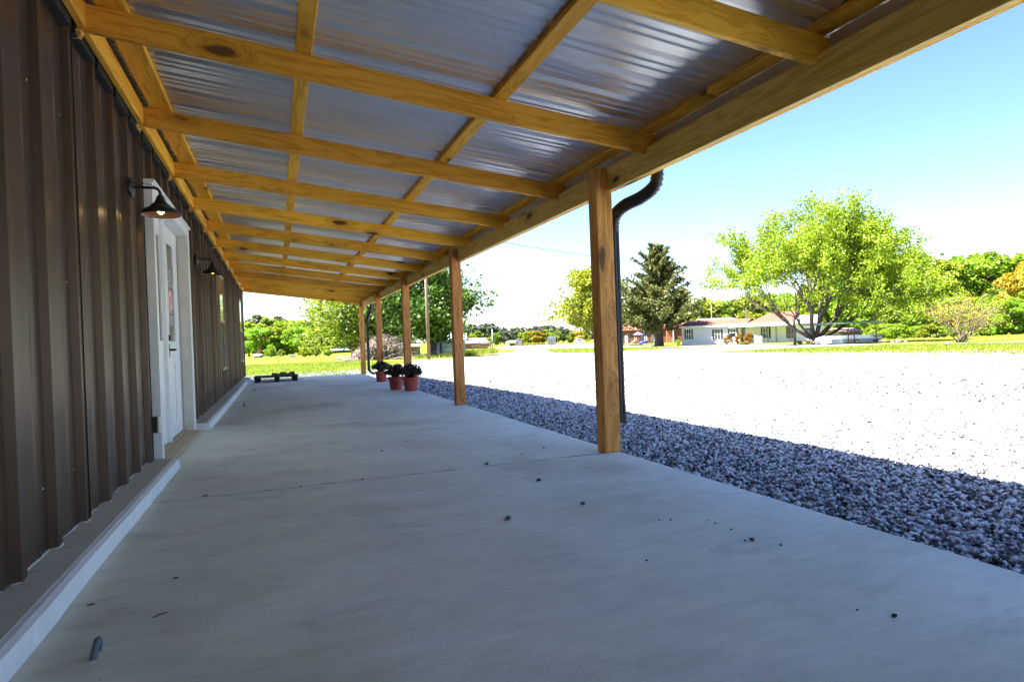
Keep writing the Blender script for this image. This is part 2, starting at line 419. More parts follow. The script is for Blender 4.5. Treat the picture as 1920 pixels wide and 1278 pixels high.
def dup(src, loc, rotz=0, scale=1.0, label=None, group=None):
    r = src.copy(); COL.objects.link(r)
    r.matrix_basis = Matrix.Translation(Vector(loc)) @ Matrix.Rotation(rotz, 4, 'Z') @ Matrix.Scale(scale, 4)
    if label: r['label'] = label
    if group: r['group'] = group
    for ch in list(src.children):
        c = ch.copy(); COL.objects.link(c); c.parent = r
        for g in ch.children:
            d = g.copy(); COL.objects.link(d); d.parent = c
    return r
_bx = {}
def board_mesh(L, w, t, bev=.004):
    key = (round(L, 3), w, t)
    if key not in _bx:
        bm = bmesh.new(); bmesh.ops.create_cube(bm, size=1)
        bmesh.ops.scale(bm, vec=(L, w, t), verts=bm.verts)
        bmesh.ops.bevel(bm, geom=bm.edges[:], offset=bev, segments=1, affect='EDGES')
        me = bpy.data.meshes.new('board'); bm.to_mesh(me); bm.free(); _bx[key] = me
    return _bx[key]
def board(name, p0, p1, w, t, mat, parent, up=(0, 0, 1)):
    """a sawn board from p0 to p1; t is measured along up, w across"""
    p0, p1, up = Vector(p0), Vector(p1), Vector(up)
    d = (p1-p0); L = d.length; d.normalize(); y = up.cross(d).normalized(); z = d.cross(y)
    c = (p0+p1)/2
    Wm = Matrix(((d.x, y.x, z.x, c.x), (d.y, y.y, z.y, c.y), (d.z, y.z, z.z, c.z), (0, 0, 0, 1)))
    me = board_mesh(L, w, t)
    if me.materials and me.materials[0] != mat:
        me = me.copy(); me.materials.clear()
    return link(name, me, mat, parent, Wm)

# ------------------------------------------------------------------ the land
def sheet(name, poly, off, mat, cuts=()):
    """a sheet of ground following the land; poly in world x, y"""
    bm = bmesh.new()
    vs = [bm.verts.new((x, y, 0)) for x, y in poly]; bm.faces.new(vs)
    bmesh.ops.triangulate(bm, faces=bm.faces[:])
    for t, _ in TB[1:-1]:
        bmesh.ops.bisect_plane(bm, geom=bm.verts[:]+bm.edges[:]+bm.faces[:], plane_co=(t*TS, t*TC, 0), plane_no=(TS, TC, 0))
    for v in bm.verts: v.co.z = gz(v.co.x, v.co.y) + off
    bmesh.ops.recalc_face_normals(bm, faces=bm.faces[:])
    for f in bm.faces:
        if f.normal.z < 0: f.normal_flip()
    me = bpy.data.meshes.new(name); bm.to_mesh(me); bm.free()
    return link(name, me, mat)
def gp(*pts): return [tuple(ground(x, y)[:2]) for x, y in pts]
struct(sheet('ground', [(-1800, -700), (2200, -700), (2200, 2600), (-1800, 2600)], 0, MT['grass']))
lot = [(-30, -40), (70, -40)] + gp((2350, 630), (1920, 639.7), (1800, 642.2), (1660, 644.8), (1500, 646), (1400, 646), (1300, 648.3), (1170, 648.3), (1112, 643), (1009, 647), (925, 650.6), (935, 653), (970, 655), (966, 659), (940, 665), (900, 670), (850, 674.5), (780, 679), (715, 690), (690, 698)) + [(1.6, 19.5), (-30, 19.5)]
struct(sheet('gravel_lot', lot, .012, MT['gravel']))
IA = gp((1020, 655.8), (1033, 653.6), (1112, 652), (1165, 650.9), (1290, 650.6), (1304, 652), (1220, 656), (1168, 658.4), (1112, 662), (1041, 661.5))
IB = gp((1333, 661), (1400, 657), (1468, 653.5), (1572, 649.5), (1660, 646.4), (1800, 644.2), (1920, 642), (2300, 634), (2300, 667), (1920, 665.5), (1660, 663), (1500, 663.6), (1400, 662))
struct(sheet('grass_verge', IA, .022, MT['grass']))
struct(sheet('grass_verge', IB, .022, MT['grass']))
struct(sheet('dry_verge', gp((715, 690), (780, 679), (850, 674.5), (900, 670), (940, 665), (962, 660), (930, 661), (880, 667.5), (800, 671.5), (740, 680), (700, 689)), .016, MT['dry']))
struct(sheet('mulch_bed', gp((1278, 646.3), (1372, 645.5), (1440, 646.0), (1440, 644.6), (1278, 644.6)), .02, MT['mulch']))

# loose stones of the lot, thick near the slab
def stones(seed, n, xr, yr, size, zoff, dens=None, skew=1.0):
    g = nprng(seed)
    xy = np.stack([g.uniform(*xr, n), g.uniform(*yr, n)], 1)
    if dens is not None: xy = xy[g.random(n) < dens(xy)]
    n = len(xy)
    z = np.array([gz(x, y) for x, y in xy]) + zoff
    base = np.array([[1,0,0],[-1,0,0],[0,1,0],[0,-1,0],[0,0,1],[0,0,-1]], float)
    F0 = np.array([[0,2,4],[2,1,4],[1,3,4],[3,0,4],[2,0,5],[1,2,5],[3,1,5],[0,3,5]])
    s = g.uniform(.55, 1.25, (n, 1))*size
    V = base[None]*(s[:, :, None]*g.uniform(.6, 1.2, (n, 6, 1))) + g.normal(0, .22, (n, 6, 3))*s[:, :, None]
    V[:, :, 2] *= .75
    a = g.uniform(0, 6.283, n); b = g.uniform(-.6, .6, n)
    ca, sa, cb, sb = np.cos(a), np.sin(a), np.cos(b), np.sin(b)
    x, y, zz = V[..., 0].copy(), V[..., 1].copy(), V[..., 2].copy()
    y2 = y*cb[:, None]-zz*sb[:, None]; z2 = y*sb[:, None]+zz*cb[:, None]
    V = np.stack([x*ca[:, None]-y2*sa[:, None]+xy[:, :1], x*sa[:, None]+y2*ca[:, None]+xy[:, 1:], z2+z[:, None]+g.uniform(-.004, .012, (n, 1))], 2)
    F = (F0[None]+(np.arange(n)*6)[:, None, None]).reshape(-1, 3)
    return np_mesh('stones', V.reshape(-1, 3), F, np.repeat(g.random(n)**skew, 6))
GX = 2.445
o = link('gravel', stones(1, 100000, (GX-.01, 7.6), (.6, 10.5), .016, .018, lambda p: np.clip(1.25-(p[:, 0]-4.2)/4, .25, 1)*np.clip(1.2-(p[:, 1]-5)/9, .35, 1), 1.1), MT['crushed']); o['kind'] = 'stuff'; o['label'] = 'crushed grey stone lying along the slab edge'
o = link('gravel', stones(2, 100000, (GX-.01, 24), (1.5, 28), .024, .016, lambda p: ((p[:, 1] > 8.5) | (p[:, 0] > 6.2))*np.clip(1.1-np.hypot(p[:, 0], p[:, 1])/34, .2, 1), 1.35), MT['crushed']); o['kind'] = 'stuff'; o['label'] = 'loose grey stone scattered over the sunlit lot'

# grass blades
def blades(name, pts, h, w, seed, mat):
    g = nprng(seed); n = len(pts); P = np.array(pts)
    a = g.uniform(0, 6.283, n); hh = h*g.uniform(.5, 1.3, n); lean = g.normal(0, .35, (n, 2))*hh[:, None]
    d = np.stack([np.cos(a), np.sin(a), np.zeros(n)], 1)*(w*g.uniform(.6, 1.3, n))[:, None]
    top = P + np.concatenate([lean, hh[:, None]], 1)
    V = np.stack([P-d, P+d, top], 1).reshape(-1, 3)
    o = link(name, np_mesh(name, V, np.arange(3*n).reshape(n, 3), np.repeat(g.random(n), 3)), mat); o['kind'] = 'stuff'
    return o
def inpoly(x, y, poly):
    c = False; j = len(poly)-1
    for i in range(len(poly)):
        xi, yi = poly[i]; xj, yj = poly[j]
        if (yi > y) != (yj > y) and x < (xj-xi)*(y-yi)/(yj-yi)+xi: c = not c
        j = i
    return c
def fill(poly, n, seed):
    R = random.Random(seed); xs = [p[0] for p in poly]; ys = [p[1] for p in poly]; out = []
    while len(out) < n:
        x, y = R.uniform(min(xs), max(xs)), R.uniform(min(ys), max(ys))
        if inpoly(x, y, poly): out.append((x, y, gz(x, y)))
    return out
fieldp = [(-3, 20.7), (2.2, 20.2), (3.2, 24)] + gp((715, 690), (780, 679), (640, 678), (470, 684))
blades('field_grass', fill(fieldp, 26000, 3), .10, .009, 4, MT['blade'])['label'] = 'bright meadow grass beyond the far end of the slab'
IBn = [p for p in IB if True]
blades('verge_grass', fill(gp((1333, 661), (1468, 653.5), (1660, 646.4), (1920, 642), (1990, 640), (1990, 666), (1920, 665.5), (1660, 663), (1500, 663.6), (1400, 662)), 16000, 5), .11, .014, 6, MT['blade'])['label'] = 'clipped yellow green grass of the long road verge'
blades('verge_grass', fill(IA, 5000, 8), .16, .03, 7, MT['blade'])['label'] = 'clipped grass of the short verge beside the driveway'
blades('tall_grass', fill(gp((870, 668.5), (935, 662), (925, 657), (870, 663)), 2600, 9), .55, .04, 10, MT['blade'])['label'] = 'tall green grass below the weathered timber frame'
blades('tall_grass', fill(gp((775, 674), (870, 670), (868, 666), (775, 670)), 2600, 11), .35, .02, 12, MT['blade'])['label'] = 'rough grass at the foot of the grey shed'

# ------------------------------------------------------------------ slab and kerb
YE = 19.75; XW = -.905; YB = -8.2; PY = [4.30, 8.58, 12.30, 15.85, 19.22]
slab = struct(link('concrete_slab', MB().box((XW-.12, YB-.1, -.5), (GX-.03, YE-.03, -.035)).mesh('slab_bed'), MT['soil']))
js = [YB, 4.31, 12.31, YE]
for a, b in zip(js, js[1:]):
    bm = bmesh.new(); bmesh.ops.create_cube(bm, size=1)
    for v in bm.verts:
        v.co = Vector((XW-.12 if v.co.x < 0 else GX, (a+.006) if v.co.y < 0 else (b-.006), -.13 if v.co.z < 0 else 0))
    bmesh.ops.bevel(bm, geom=[e for e in bm.edges if all(v.co.z > -.01 for v in e.verts)], offset=.006, segments=1, affect='EDGES')
    me = bpy.data.meshes.new('slab_section'); bm.to_mesh(me); bm.free()
    link('slab_section', me, MT['concrete'], slab)
for jy in js[1:2]:
    R = random.Random(int(jy)); pts = [(XW+.16+i*.08, jy+R.uniform(-.003, .003), -.007) for i in range(41)]
    link('joint_dirt', MB().tube(pts, [R.uniform(.004, .0085) for _ in pts], 5).mesh('joint_dirt'), MT['soil'], slab)
DY0, DY1, DZ = 5.63, 7.83, 2.235       # outer edges of the door casing
def kerb(y0, y1):
    b = MB(); x1 = -.747; n = max(2, int((y1-y0)/.25)); R = random.Random(int(y0*10))
    prof = [(XW-.05, .0), (XW-.05, .078), (x1-.022, .074), (x1, .066), (x1+.012, .001)]
    vs = []; fs = []
    for i in range(n+1):
        y = y0+(y1-y0)*i/n; j = R.uniform(-.004, .004)
        vs += [(px+(j if q >= 2 else 0), y, pz+(j*.4 if 0 < q < 4 else 0)) for q, (px, pz) in enumerate(prof)]
    m = len(prof)
    for i in range(n):
        for q in range(m-1): fs.append((i*m+q, i*m+q+1, (i+1)*m+q+1, (i+1)*m+q))
    fs += [tuple(range(m)), tuple(reversed(range(n*m, n*m+m)))]
    return b.add(vs, fs)
for nm, (a, c), lb in (('concrete_kerb', (YB, 5.50), 'pale concrete kerb along the brown wall in front of the doors, nearest the camera'), ('concrete_kerb', (7.93, YE-.02), 'long pale concrete kerb along the brown wall beyond the doors')):
    e = thing(nm, (-.85, (a+c)/2, 0), lb, 'kerb')
    segs = [a]
    for q in ([4.31] if a < 0 else [12.31]): segs.append(q)
    segs.append(c)
    for s0, s1 in zip(segs, segs[1:]): link('kerb_section', kerb(s0+.002, s1-.002).mesh('kerb'), MT['curb'], e)
    tb = MB(); tb.box((XW-.045, a, .0785), (-.785, c, .081)); link('ledge', tb.mesh('ledge'), MT['curbtop'], e)

# ------------------------------------------------------------------ the metal building
XP = -.937; PER = .43; RIB0 = 2.775; BY0, BY1 = -12.0, 20.35; WTOP = 3.7
WINS = [(11.62, 12.55, .57, 2.19), (17.75, 18.75, .57, 2.19)]
bld = thing('metal_building', (-5, 8, 0), 'long building clad in dark brown ribbed metal sheets beside the slab', 'building')
OPEN = [(DY0+.06, DY1-.06, -.1, DZ-.05)] + [(a+.03, b-.03, c+.03, d-.03) for a, b, c, d in WINS]
PROF = [(0, 0), (.012, .033), (.066, .033), (.080, 0), (.165, 0), (.175, .004), (.193, .004), (.203, 0), (.300, 0), (.310, .004), (.328, .004), (.338, 0), (.43, 0)]
def wx(y):
    t = (y-RIB0) % PER
    for (a, xa), (b, xb) in zip(PROF, PROF[1:]):
        if t <= b: return xa+(xb-xa)*(t-a)/(b-a)
    return 0
def wall_sheet(y0, y1, lap):
    ys = {y0, y1}
    k = math.floor((y0-RIB0)/PER)
    while RIB0+k*PER < y1:
        for p, _ in PROF:
            y = RIB0+k*PER+p
            if y0 < y < y1: ys.add(y)
        k += 1
    for a, b, _, _ in OPEN:
        for y in (a, b):
            if y0 < y < y1: ys.add(y)
    ys = sorted(ys); b = MB()
    for a, c in zip(ys, ys[1:]):
        if c-a < 1e-5: continue
        cuts = [(.083, WTOP)]
        for oa, ob, z0, z1 in OPEN:
            if oa-1e-6 <= a and c <= ob+1e-6:
                cuts = ([(.083, z0)] if z0 > .1 else []) + [(z1, WTOP)]
        for z0, z1 in cuts:
            xa, xc = XP+wx(a+1e-6)+lap, XP+wx(c-1e-6)+lap
            b.add([(xa, a, z0), (xc, c, z0), (xc, c, z1), (xa, a, z1)], [(0, 1, 2, 3)])
    me = b.mesh('wall_sheet'); bm = bmesh.new(); bm.from_mesh(me)
    bmesh.ops.remove_doubles(bm, verts=bm.verts, dist=1e-4)
    for f in bm.faces:
        if f.normal.x < 0: f.normal_flip()
    bm.to_mesh(me); bm.free()
    return me
y = RIB0 - 18*2*PER + .09; i = 0
while y < BY1-.1:
    y0, y1 = max(y-.03, BY0), min(y+2*PER+.01, BY1-.02)
    if y1 > BY0+.1: link('wall_sheet', wall_sheet(y0, y1, .005*(i % 2)), MT['wall'], bld)
    y += 2*PER; i += 1
link('lining', MB().box((-13, BY0+.02, -.3), (-1.045, BY1-.05, WTOP-.05)).mesh('lining'), MT['dark'], bld)
link('end_wall', MB().box((-13.03, BY1-.05, -.3), (-.945, BY1-.01, WTOP)).mesh('end_wall'), MT['wall'], bld)
link('end_wall', MB().box((-13.03, BY0-.02, -.3), (-.95, BY0+.02, WTOP)).mesh('end_wall'), MT['wall'], bld)
link('back_wall', MB().box((-13.07, BY0-.02, -.3), (-13.01, BY1, WTOP)).mesh('back_wall'), MT['wall'], bld)
link('corner_trim', MB().box((-1.0, BY1-.075, .083), (-.893, BY1, WTOP)).mesh('corner_trim'), MT['trim'], bld)
rf = MB(); rf.prism([(-13.4, WTOP), (-7, WTOP+1.5), (-.6, WTOP), (-.6, WTOP+.06), (-7, WTOP+1.57), (-13.4, WTOP+.06)], 1, BY0-.3, BY1+.15)
link('roof', rf.mesh('roof'), MT['greymetal'], bld)
gb = MB(); gb.prism([(-13.0, WTOP-.02), (-7, WTOP+1.46), (-.98, WTOP-.02)], 1, BY1-.045, BY1-.015); link('gable', gb.mesh('gable'), MT['wall'], bld)
# screws along the girts
sc = MB()
for z in (.35, 1.25, 2.05):
    k = -8
    while RIB0+k*PER < BY1-.3:
        for p in (.15, .385):
            y = RIB0+k*PER+p
            if y > .5 and not any(a-.1 < y < b+.1 and c-.1 < z < d+.1 for a, b, c, d in OPEN): sc.lathe([(.007, 0), (.007, .004), (.0, .006)], 6, (0, 0, 0)); n = len(sc.v); sc.v[n-18:] = [(XP+vz, y+vx, z+vy) for vx, vy, vz in sc.v[n-18:]]
        k += 1
o = link('screw_heads', sc.mesh('screws'), MT['screw'], bld); o['kind'] = 'stuff'
# caulk bead where the sheets meet the kerb
cb = MB(); k = -5; R = random.Random(3)
while RIB0+k*PER < BY1-.3:
    y = RIB0+k*PER
    if y > 1 and not (DY0-.5 < y < DY1+.05):
        pts = []
        for p, x in PROF:
            for _ in range(1): pts.append((XP+x+.002+R.uniform(-.002, .004), y+p, .084+R.uniform(-.004, .004)))
        cb.tube(pts, [R.uniform(.0015, .005) for _ in pts], 5)
    k += 1
o = link('caulk_bead', cb.mesh('caulk'), MT['chalk'], bld); o['kind'] = 'stuff'
# windows
for (a, b, c, d) in WINS:
    w = link('window', MB().box((-1.0, a+.035, c+.035), (-.99, b-.035, d-.035)).mesh('lining'), MT['dark'], bld)
    zm = (c+d)/2
    fr = MB()
    fr.box((-.985, a, c), (-.868, a+.04, d)).box((-.985, b-.04, c), (-.868, b, d)).box((-.985, a+.04, d-.04), (-.868, b-.04, d))
    link('frame', fr.mesh('frame'), MT['tan'], w)
    link('sill', MB().box((-.985, a-.01, c-.02), (-.850, b+.01, c+.022)).mesh('sill'), MT['tan'], w)
    link('meeting_rail', MB().box((-.98, a+.041, zm-.025), (-.862, b-.041, zm+.02)).mesh('rail'), MT['tan'], w)
    link('upper_pane', MB().box((-.885, a+.042, zm+.022), (-.878, b-.042, d-.042)).mesh('pane'), MT['glass'], w)
    link('lower_screen', MB().box((-.890, a+.042, c+.024), (-.883, b-.042, zm-.027)).mesh('screen'), MT['screen'], w)
# double doors
dr = link('door_casing', MB().box((-1.03, DY0, .0), (-.872, DY0+.085, DZ)).mesh('casing'), MT['white'], bld)
link('side_jamb', MB().box((-1.03, DY1-.085, .0), (-.985, DY1, DZ-.002)).box((-.985, DY1-.085, 0), (-.872, DY1, DZ-.002)).mesh('jamb'), MT['white'], dr)
link('jamb_face', MB().box((-.98, DY1-.093, .02), (-.885, DY1-.0852, DZ-.09)).mesh('jamb_face'), MT['jamb'], dr)
link('head_casing', MB().box((-1.03, DY0+.086, DZ-.085), (-.872, DY1-.086, DZ)).mesh('head'), MT['white'], dr)
link('drip_cap', MB().box((-.94, DY0-.01, DZ+.001), (-.855, DY1+.01, DZ+.02)).mesh('drip'), MT['white'], dr)
link('threshold', MB().box((-1.03, DY0+.086, .002), (-.83, DY1-.086, .03)).box((-1.0, DY0+.086, .031), (-.95, DY1-.094, .045)).mesh('threshold'), MT['tan'], dr)
YM = 6.72; XD = -.99
def leaf(a, b, hinge_right):
    g0, g1 = (a+.2, b-.42) if hinge_right else (a+.42, b-.2)
    L = link('door_leaf', MB().box((-1.03, a, .05), (XD, b, 2.14)).mesh('door_leaf'), MT['white'], bld)
    fr = MB()
    for y0, y1, z0, z1 in ((g0-.04, g1+.04, 1.955, 1.995), (g0-.04, g1+.04, .96, 1.0), (g0-.04, g0, 1.0, 1.955), (g1, g1+.04, 1.0, 1.955)): fr.box((XD+.001, y0, z0), (XD+.018, y1, z1))
    link('glazing_bead', fr.mesh('bead'), MT['white'], L)
    link('glass', MB().box((XD+.0015, g0+.001, 1.001), (XD+.006, g1-.001, 1.954)).mesh('glass'), MT['doorglass'], L)
    pn = MB(); m = (a+b)/2
    for y0, y1 in ((a+.14, m-.05), (m+.05, b-.14)):
        for q in range(2):
            t = .0 if q == 0 else .03
            pn.box((XD+.001, y0+t, .20+t), (XD+.006+.004*q, y1-t, .78-t))
    link('raised_panel', pn.mesh('panel'), MT['white'], L)
    return L, g0, g1
LA, _, _ = leaf(DY0+.09, YM-.004, False)
LB, g0, g1 = leaf(YM+.004, DY1-.105, True)
link('door_gap', MB().box((-1.028, DY1-.1045, .046), (-.995, DY1-.0935, 2.143)).mesh('gap'), MT['dark'], bld)
link('astragal', MB().box((XD+.002, YM-.035, .05), (XD+.032, YM+.03, 2.13)).mesh('astragal'), MT['white'], bld)
hd = MB(); hd.box((XD+.001, YM+.055, .845), (XD+.028, YM+.115, .97)); hd.tube([(XD+.02, YM+.085, .915), (XD+.065, YM+.085, .915), (XD+.07, YM+.085, .915), (XD+.07, YM+.16, .915)], .011, 8)
link('handle', hd.mesh('handle'), MT['brass'], LB)
db = MB(); db.tube([(XD+.001, YM+.085, 1.03), (XD+.03, YM+.085, 1.03)], [.034, .03], 14); db.box((XD+.03, YM+.08, 1.005), (XD+.042, YM+.09, 1.055))
link('deadbolt', db.mesh('deadbolt'), MT['brass'], LB)
# print on the glass: rows of lettering too small to read, a pink and white picture, a small red notice
gw = g1-g0
pr = MB(); R = random.Random(5)
for i, z in enumerate([1.70-.026*j for j in range(7)] + [1.245-.02*j for j in range(5)]):
    y = g0+.03+R.uniform(0, .03)
    while y < g1-.04:
        l = R.uniform(.015, .05); pr.box((XD+.0065, y, z), (XD+.0072, min(y+l, g1-.03), z+.009)); y += l+.012
link('lettering', pr.mesh('lettering'), MT['print'], LB)['kind'] = 'stuff'
pk = []; R = random.Random(11)
for j in range(18):
    t = 2*math.pi*j/18; r = 1+R.uniform(-.22, .22)
    pk.append((g0+gw*.5+gw*.36*r*math.cos(t), 1.40+.12*r*math.sin(t)))
link('picture', MB().prism(pk, 0, XD+.0066, XD+.0074).mesh('picture'), MT['pink'], LB)
rp = MB()
for j in range(9):
    yy, zz = g0+gw*R.uniform(.25, .7), R.uniform(1.32, 1.5)
    rp.box((XD+.0075, yy, zz), (XD+.0081, yy+.03, zz+R.uniform(.008, .03)))
link('picture_print', rp.mesh('picture_print'), MT['redprint'], LB)['kind'] = 'stuff'
link('notice', MB().box((XD+.0066, g1-.075, 1.01), (XD+.0075, g1-.015, 1.10)).mesh('notice'), MT['print'], LB)
link('notice_band', MB().box((XD+.0076, g1-.07, 1.065), (XD+.0082, g1-.02, 1.095)).mesh('notice_band'), MT['redprint'], LB)
# socket box by the door
ob = thing('outlet_box', (XW, 5.52, .27), 'small grey outdoor socket box on the brown wall beside the doors', 'outlet box')
link('box', MB().box((-.925, 5.47, .285), (-.875, 5.545, .405)).mesh('box'), MT['shut'], ob)
link('cover', MB().box((-.8745, 5.465, .28), (-.862, 5.55, .41)).mesh('cover'), MT['jamb'], ob)

# wall lamps
def lamp(y, label, bulb):
    t = thing('wall_lamp', (XW, y, 2.03), label, 'lamp')
    x0 = XW; xs = -.722; b = MB()
    b.lathe([(.0, .03), (.028, .03), (.045, .018), (.058, .006), (.058, 0)], 20)
    b.v = [(x0+z, y+xx, 2.03+yy*1.25) for xx, yy, z in b.v]
    link('back_plate', b.mesh('plate'), MT['black'], t)
    a = MB(); pts = [(x0+.02, y, 2.035)]
    for q in range(9):
        s = q/8*math.pi/2; pts.append((xs-.04+.04*math.sin(s), y, 1.995+.04*math.cos(s)))
    pts.append((xs, y, 1.975)); a.tube(pts, .0095, 10); link('arm', a.mesh('arm'), MT['black'], t)
    wv = MB(); wv.tube([(x0+.02, y-.01, 2.066), (x0+.06, y, 2.060), (xs-.05, y, 2.056), (xs-.02, y, 2.035)], .0022, 6); link('wire', wv.mesh('wire'), MT['black'], t)
    s = MB(); out = [(.014, .125), (.020, .118), (.026, .10), (.032, .085), (.05, .062), (.062, .055), (.066, .046), (.062, .042), (.085, .036), (.108, .022), (.121, .004), (.124, -.008), (.124, -.014)]
    s.lathe(out, 32, (xs, y, 1.86)); link('shade', s.mesh('shade'), MT['black'], t)
    s = MB(); s.lathe([(.122, -.0135), (.118, -.004), (.104, .016), (.08, .030), (.055, .036), (.03, .05), (.0, .052)], 32, (xs, y, 1.86)); link('shade_inside', s.mesh('inside'), MT['inner'], t)
    u = MB(); u.lathe([(0, -.006), (.012, -.003), (.021, .008), (.023, .02), (.018, .034), (.012, .045), (.012, .052)], 16, (xs, y, 1.86)); link('bulb', u.mesh('bulb'), bulb, t)
lamp(4.97, 'black gooseneck wall lamp with its bulb lit, in front of the white doors', MT['bulb'])
lamp(8.76, 'black gooseneck wall lamp beyond the white doors, bulb only dimly showing', MT['bulb2'])

# ------------------------------------------------------------------ the porch canopy
can = thing('porch_canopy', (1, 8, 0), 'timber lean-to porch roof on square posts with bare metal sheets above', 'porch')
SL = -.1234; PX0, PX1 = 2.322, 2.456; HB, HT = 2.0, 2.178
def rz(x): return 2.53 + SL*(x+.8)          # underside of the rafters
UPR = Vector((-SL, 0, 1)).normalized()
for y in [PY[0]-8.6, PY[0]-4.3] + PY:
    p = board('post', (PX0+.067, y+.067, .0), (PX0+.067, y+.067, HT-.003), .134, .134, MT['post'], can, up=(1, 0, 0))
HX = PX1-.018
ph = [YB] + [q+.067 for q in PY[1:]]
for a, b in zip([YB, PY[0]+.067, PY[1]+.067, PY[2]+.067, PY[3]+.067], [PY[0]+.067, PY[1]+.067, PY[2]+.067, PY[3]+.067, YE+.1]):
    board('header', (HX+.001, a+.002, (HB+HT)/2), (HX+.001, b-.002, (HB+HT)/2), .038, HT-HB, MT['header'], can)
    board('header_outer', (HX+.041, a+.002, (HB+HT)/2+.004), (HX+.041, b-.002, (HB+HT)/2+.004), .036, HT-HB, MT['rafter'], can)
RS = 1.462; RY = [3.76+RS*k for k in range(-8, 12)]
def rp3(x, y, off): p = Vector((x, y, rz(x))) + UPR*off; return p
for y in RY:
    board('rafter', rp3(-.90, y, .07), rp3(2.53, y, .07), .038, .14, MT['rafter'], can, up=UPR)
Y0c, Y1c = RY[0]-.3, RY[-1]+.02
for xc, w, nm in ((-.74, .14, 'purlin'), (.19, .089, 'purlin'), (1.36, .089, 'purlin'), (2.42, .089, 'purlin')):
    for a, b in zip([Y0c, 3.05, 7.4, 11.8, 16.2], [3.05, 7.4, 11.8, 16.2, Y1c]):
        j = RNG.uniform(-.008, .008)
        board(nm, rp3(xc+j, a+.002, .160), rp3(xc+j, b-.002, .160), w, .038, MT['rafter'], can, up=UPR)
for a, b in zip(RY, RY[1:]):
    board('ledger', (-.862, a+.0195, rz(-.862)+.075), (-.862, b-.0195, rz(-.862)+.075), .038, .135, MT['rafter'], can)
    board('blocking', (2.515, a+.0195, rz(2.5)+.10), (2.515, b-.0195, rz(2.5)+.10), .03, .11, MT['fascia'], can)
for y in RY:
    board('rafter_clip', (2.40, y+.03, rz(2.4)+.055), (2.40, y+.034, rz(2.4)+.055), .05, .09, MT['post'], can, up=(0, 0, 1))
# corrugated sheets, ribs running down the slope
RP = [(0, 0), (.020, .028), (.052, .028), (.072, 0), (.116, 0), (.126, .008), (.14, .008), (.150, 0), (.188, 0), (.198, .008), (.212, .008), (.222, 0), (.286, 0)]
RPER = .286
def roof_sheet(off):
    vs = []; fs = []
    prof = [(c*RPER+p, h) for c in range(3) for p, h in PROF_R] + [(3*RPER+.02, .0)]
    xs = [-.92, -.2, .6, 1.4, 2.1, 2.66]
    for x in xs:
        for p, h in prof:
            q = Vector((x, p, rz(x))) + UPR*(.182+h+off); vs.append(tuple(q))
    m = len(prof)
    fs = [(i*m+j, i*m+j+1, (i+1)*m+j+1, (i+1)*m+j) for i in range(len(xs)-1) for j in range(m-1)]
    me = bpy.data.meshes.new('roof_sheet'); me.from_pydata(vs, [], fs); me.update(); return me
PROF_R = RP[:-1]
shm = [roof_sheet(0), roof_sheet(.0012)]
y = Y0c-.1; i = 0
while y < Y1c:
    link('roof_sheet', shm[i % 2], MT['roof'], can, T(0, y, 0)); y += 3*RPER; i += 1
# black closure strip over the ribs, foam blobs round the rafter ends
cl = MB(); k = -6
while RIB0+k*PER < BY1-.3:
    y0 = RIB0+k*PER+.08
    if y0 > .5: cl.box((XP+.002, y0, 2.505), (-.888, y0+PER-.08+.012, 2.66))
    k += 1
link('closure_strip', cl.mesh('closure'), MT['closure'], can)
for y in RY:
    if y < 2: continue
    R = random.Random(int(y*100)); bm = bmesh.new(); bmesh.ops.create_icosphere(bm, subdivisions=2, radius=1)
    for v in bm.verts:
        s = 1+R.uniform(-.28, .28); v.co = Vector((v.co.x*.030*s, v.co.y*.045*s, v.co.z*.026*s))
    me = bpy.data.meshes.new('foam'); bm.to_mesh(me); bm.free()
    link('foam_blob', me, MT['foam'], can, T(-.893, y+.012, rz(-.9)-.012))
# gutter outside the header
g = MB(); gp0 = [(2.56, 2.135), (2.66, 2.135), (2.69, 2.165), (2.69, 2.235), (2.683, 2.235), (2.683, 2.168), (2.657, 2.142), (2.567, 2.142), (2.567, 2.25), (2.56, 2.25)]
g.prism(gp0, 1, Y0c, YE+.12); link('gutter', g.mesh('gutter'), MT['downspout'], can)

# downspouts
def corrugated(pts, r, n=14, pitch=.018):
    P = [Vector(p) for p in pts]; L = [0]
    for a, b in zip(P, P[1:]): L.append(L[-1]+(b-a).length)
    out = []; rad = []; s = 0; i = 0
    def smooth(s):
        # Catmull-Rom through the points
        k = max(0, min(len(P)-2, next((j for j in range(len(P)-1) if L[j+1] >= s), len(P)-2)))
        t = (s-L[k])/(L[k+1]-L[k]); p0, p1, p2, p3 = P[max(k-1, 0)], P[k], P[k+1], P[min(k+2, len(P)-1)]
        return .5*((2*p1)+(p2-p0)*t+(2*p0-5*p1+4*p2-p3)*t*t+(3*p1-p0-3*p2+p3)*t**3)
    while s <= L[-1]:
        out.append(smooth(s)); rad.append(r*(1.0 if i % 2 else .80)); s += pitch/2; i += 1
    return MB().tube(out, rad, n)
d1 = thing('downspout', (2.53, 4.42, 0), 'black downspout with ribbed flexible elbow behind the nearest post', 'downspout')
link('flexible_elbow', corrugated([(2.61, 3.92, 2.14), (2.605, 3.90, 2.04), (2.59, 3.92, 1.955), (2.565, 4.06, 1.905), (2.54, 4.25, 1.885), (2.53, 4.38, 1.84), (2.53, 4.42, 1.76), (2.53, 4.425, 1.70)], .050, 14, .030).mesh('flex'), MT['downspout'], d1)
pb = MB()
pp = [(-.036, -.026), (-.02, -.026), (-.017, -.020), (-.008, -.020), (-.005, -.026), (.005, -.026), (.008, -.020), (.017, -.020), (.02, -.026), (.036, -.026), (.036, .026), (-.036, .026)]
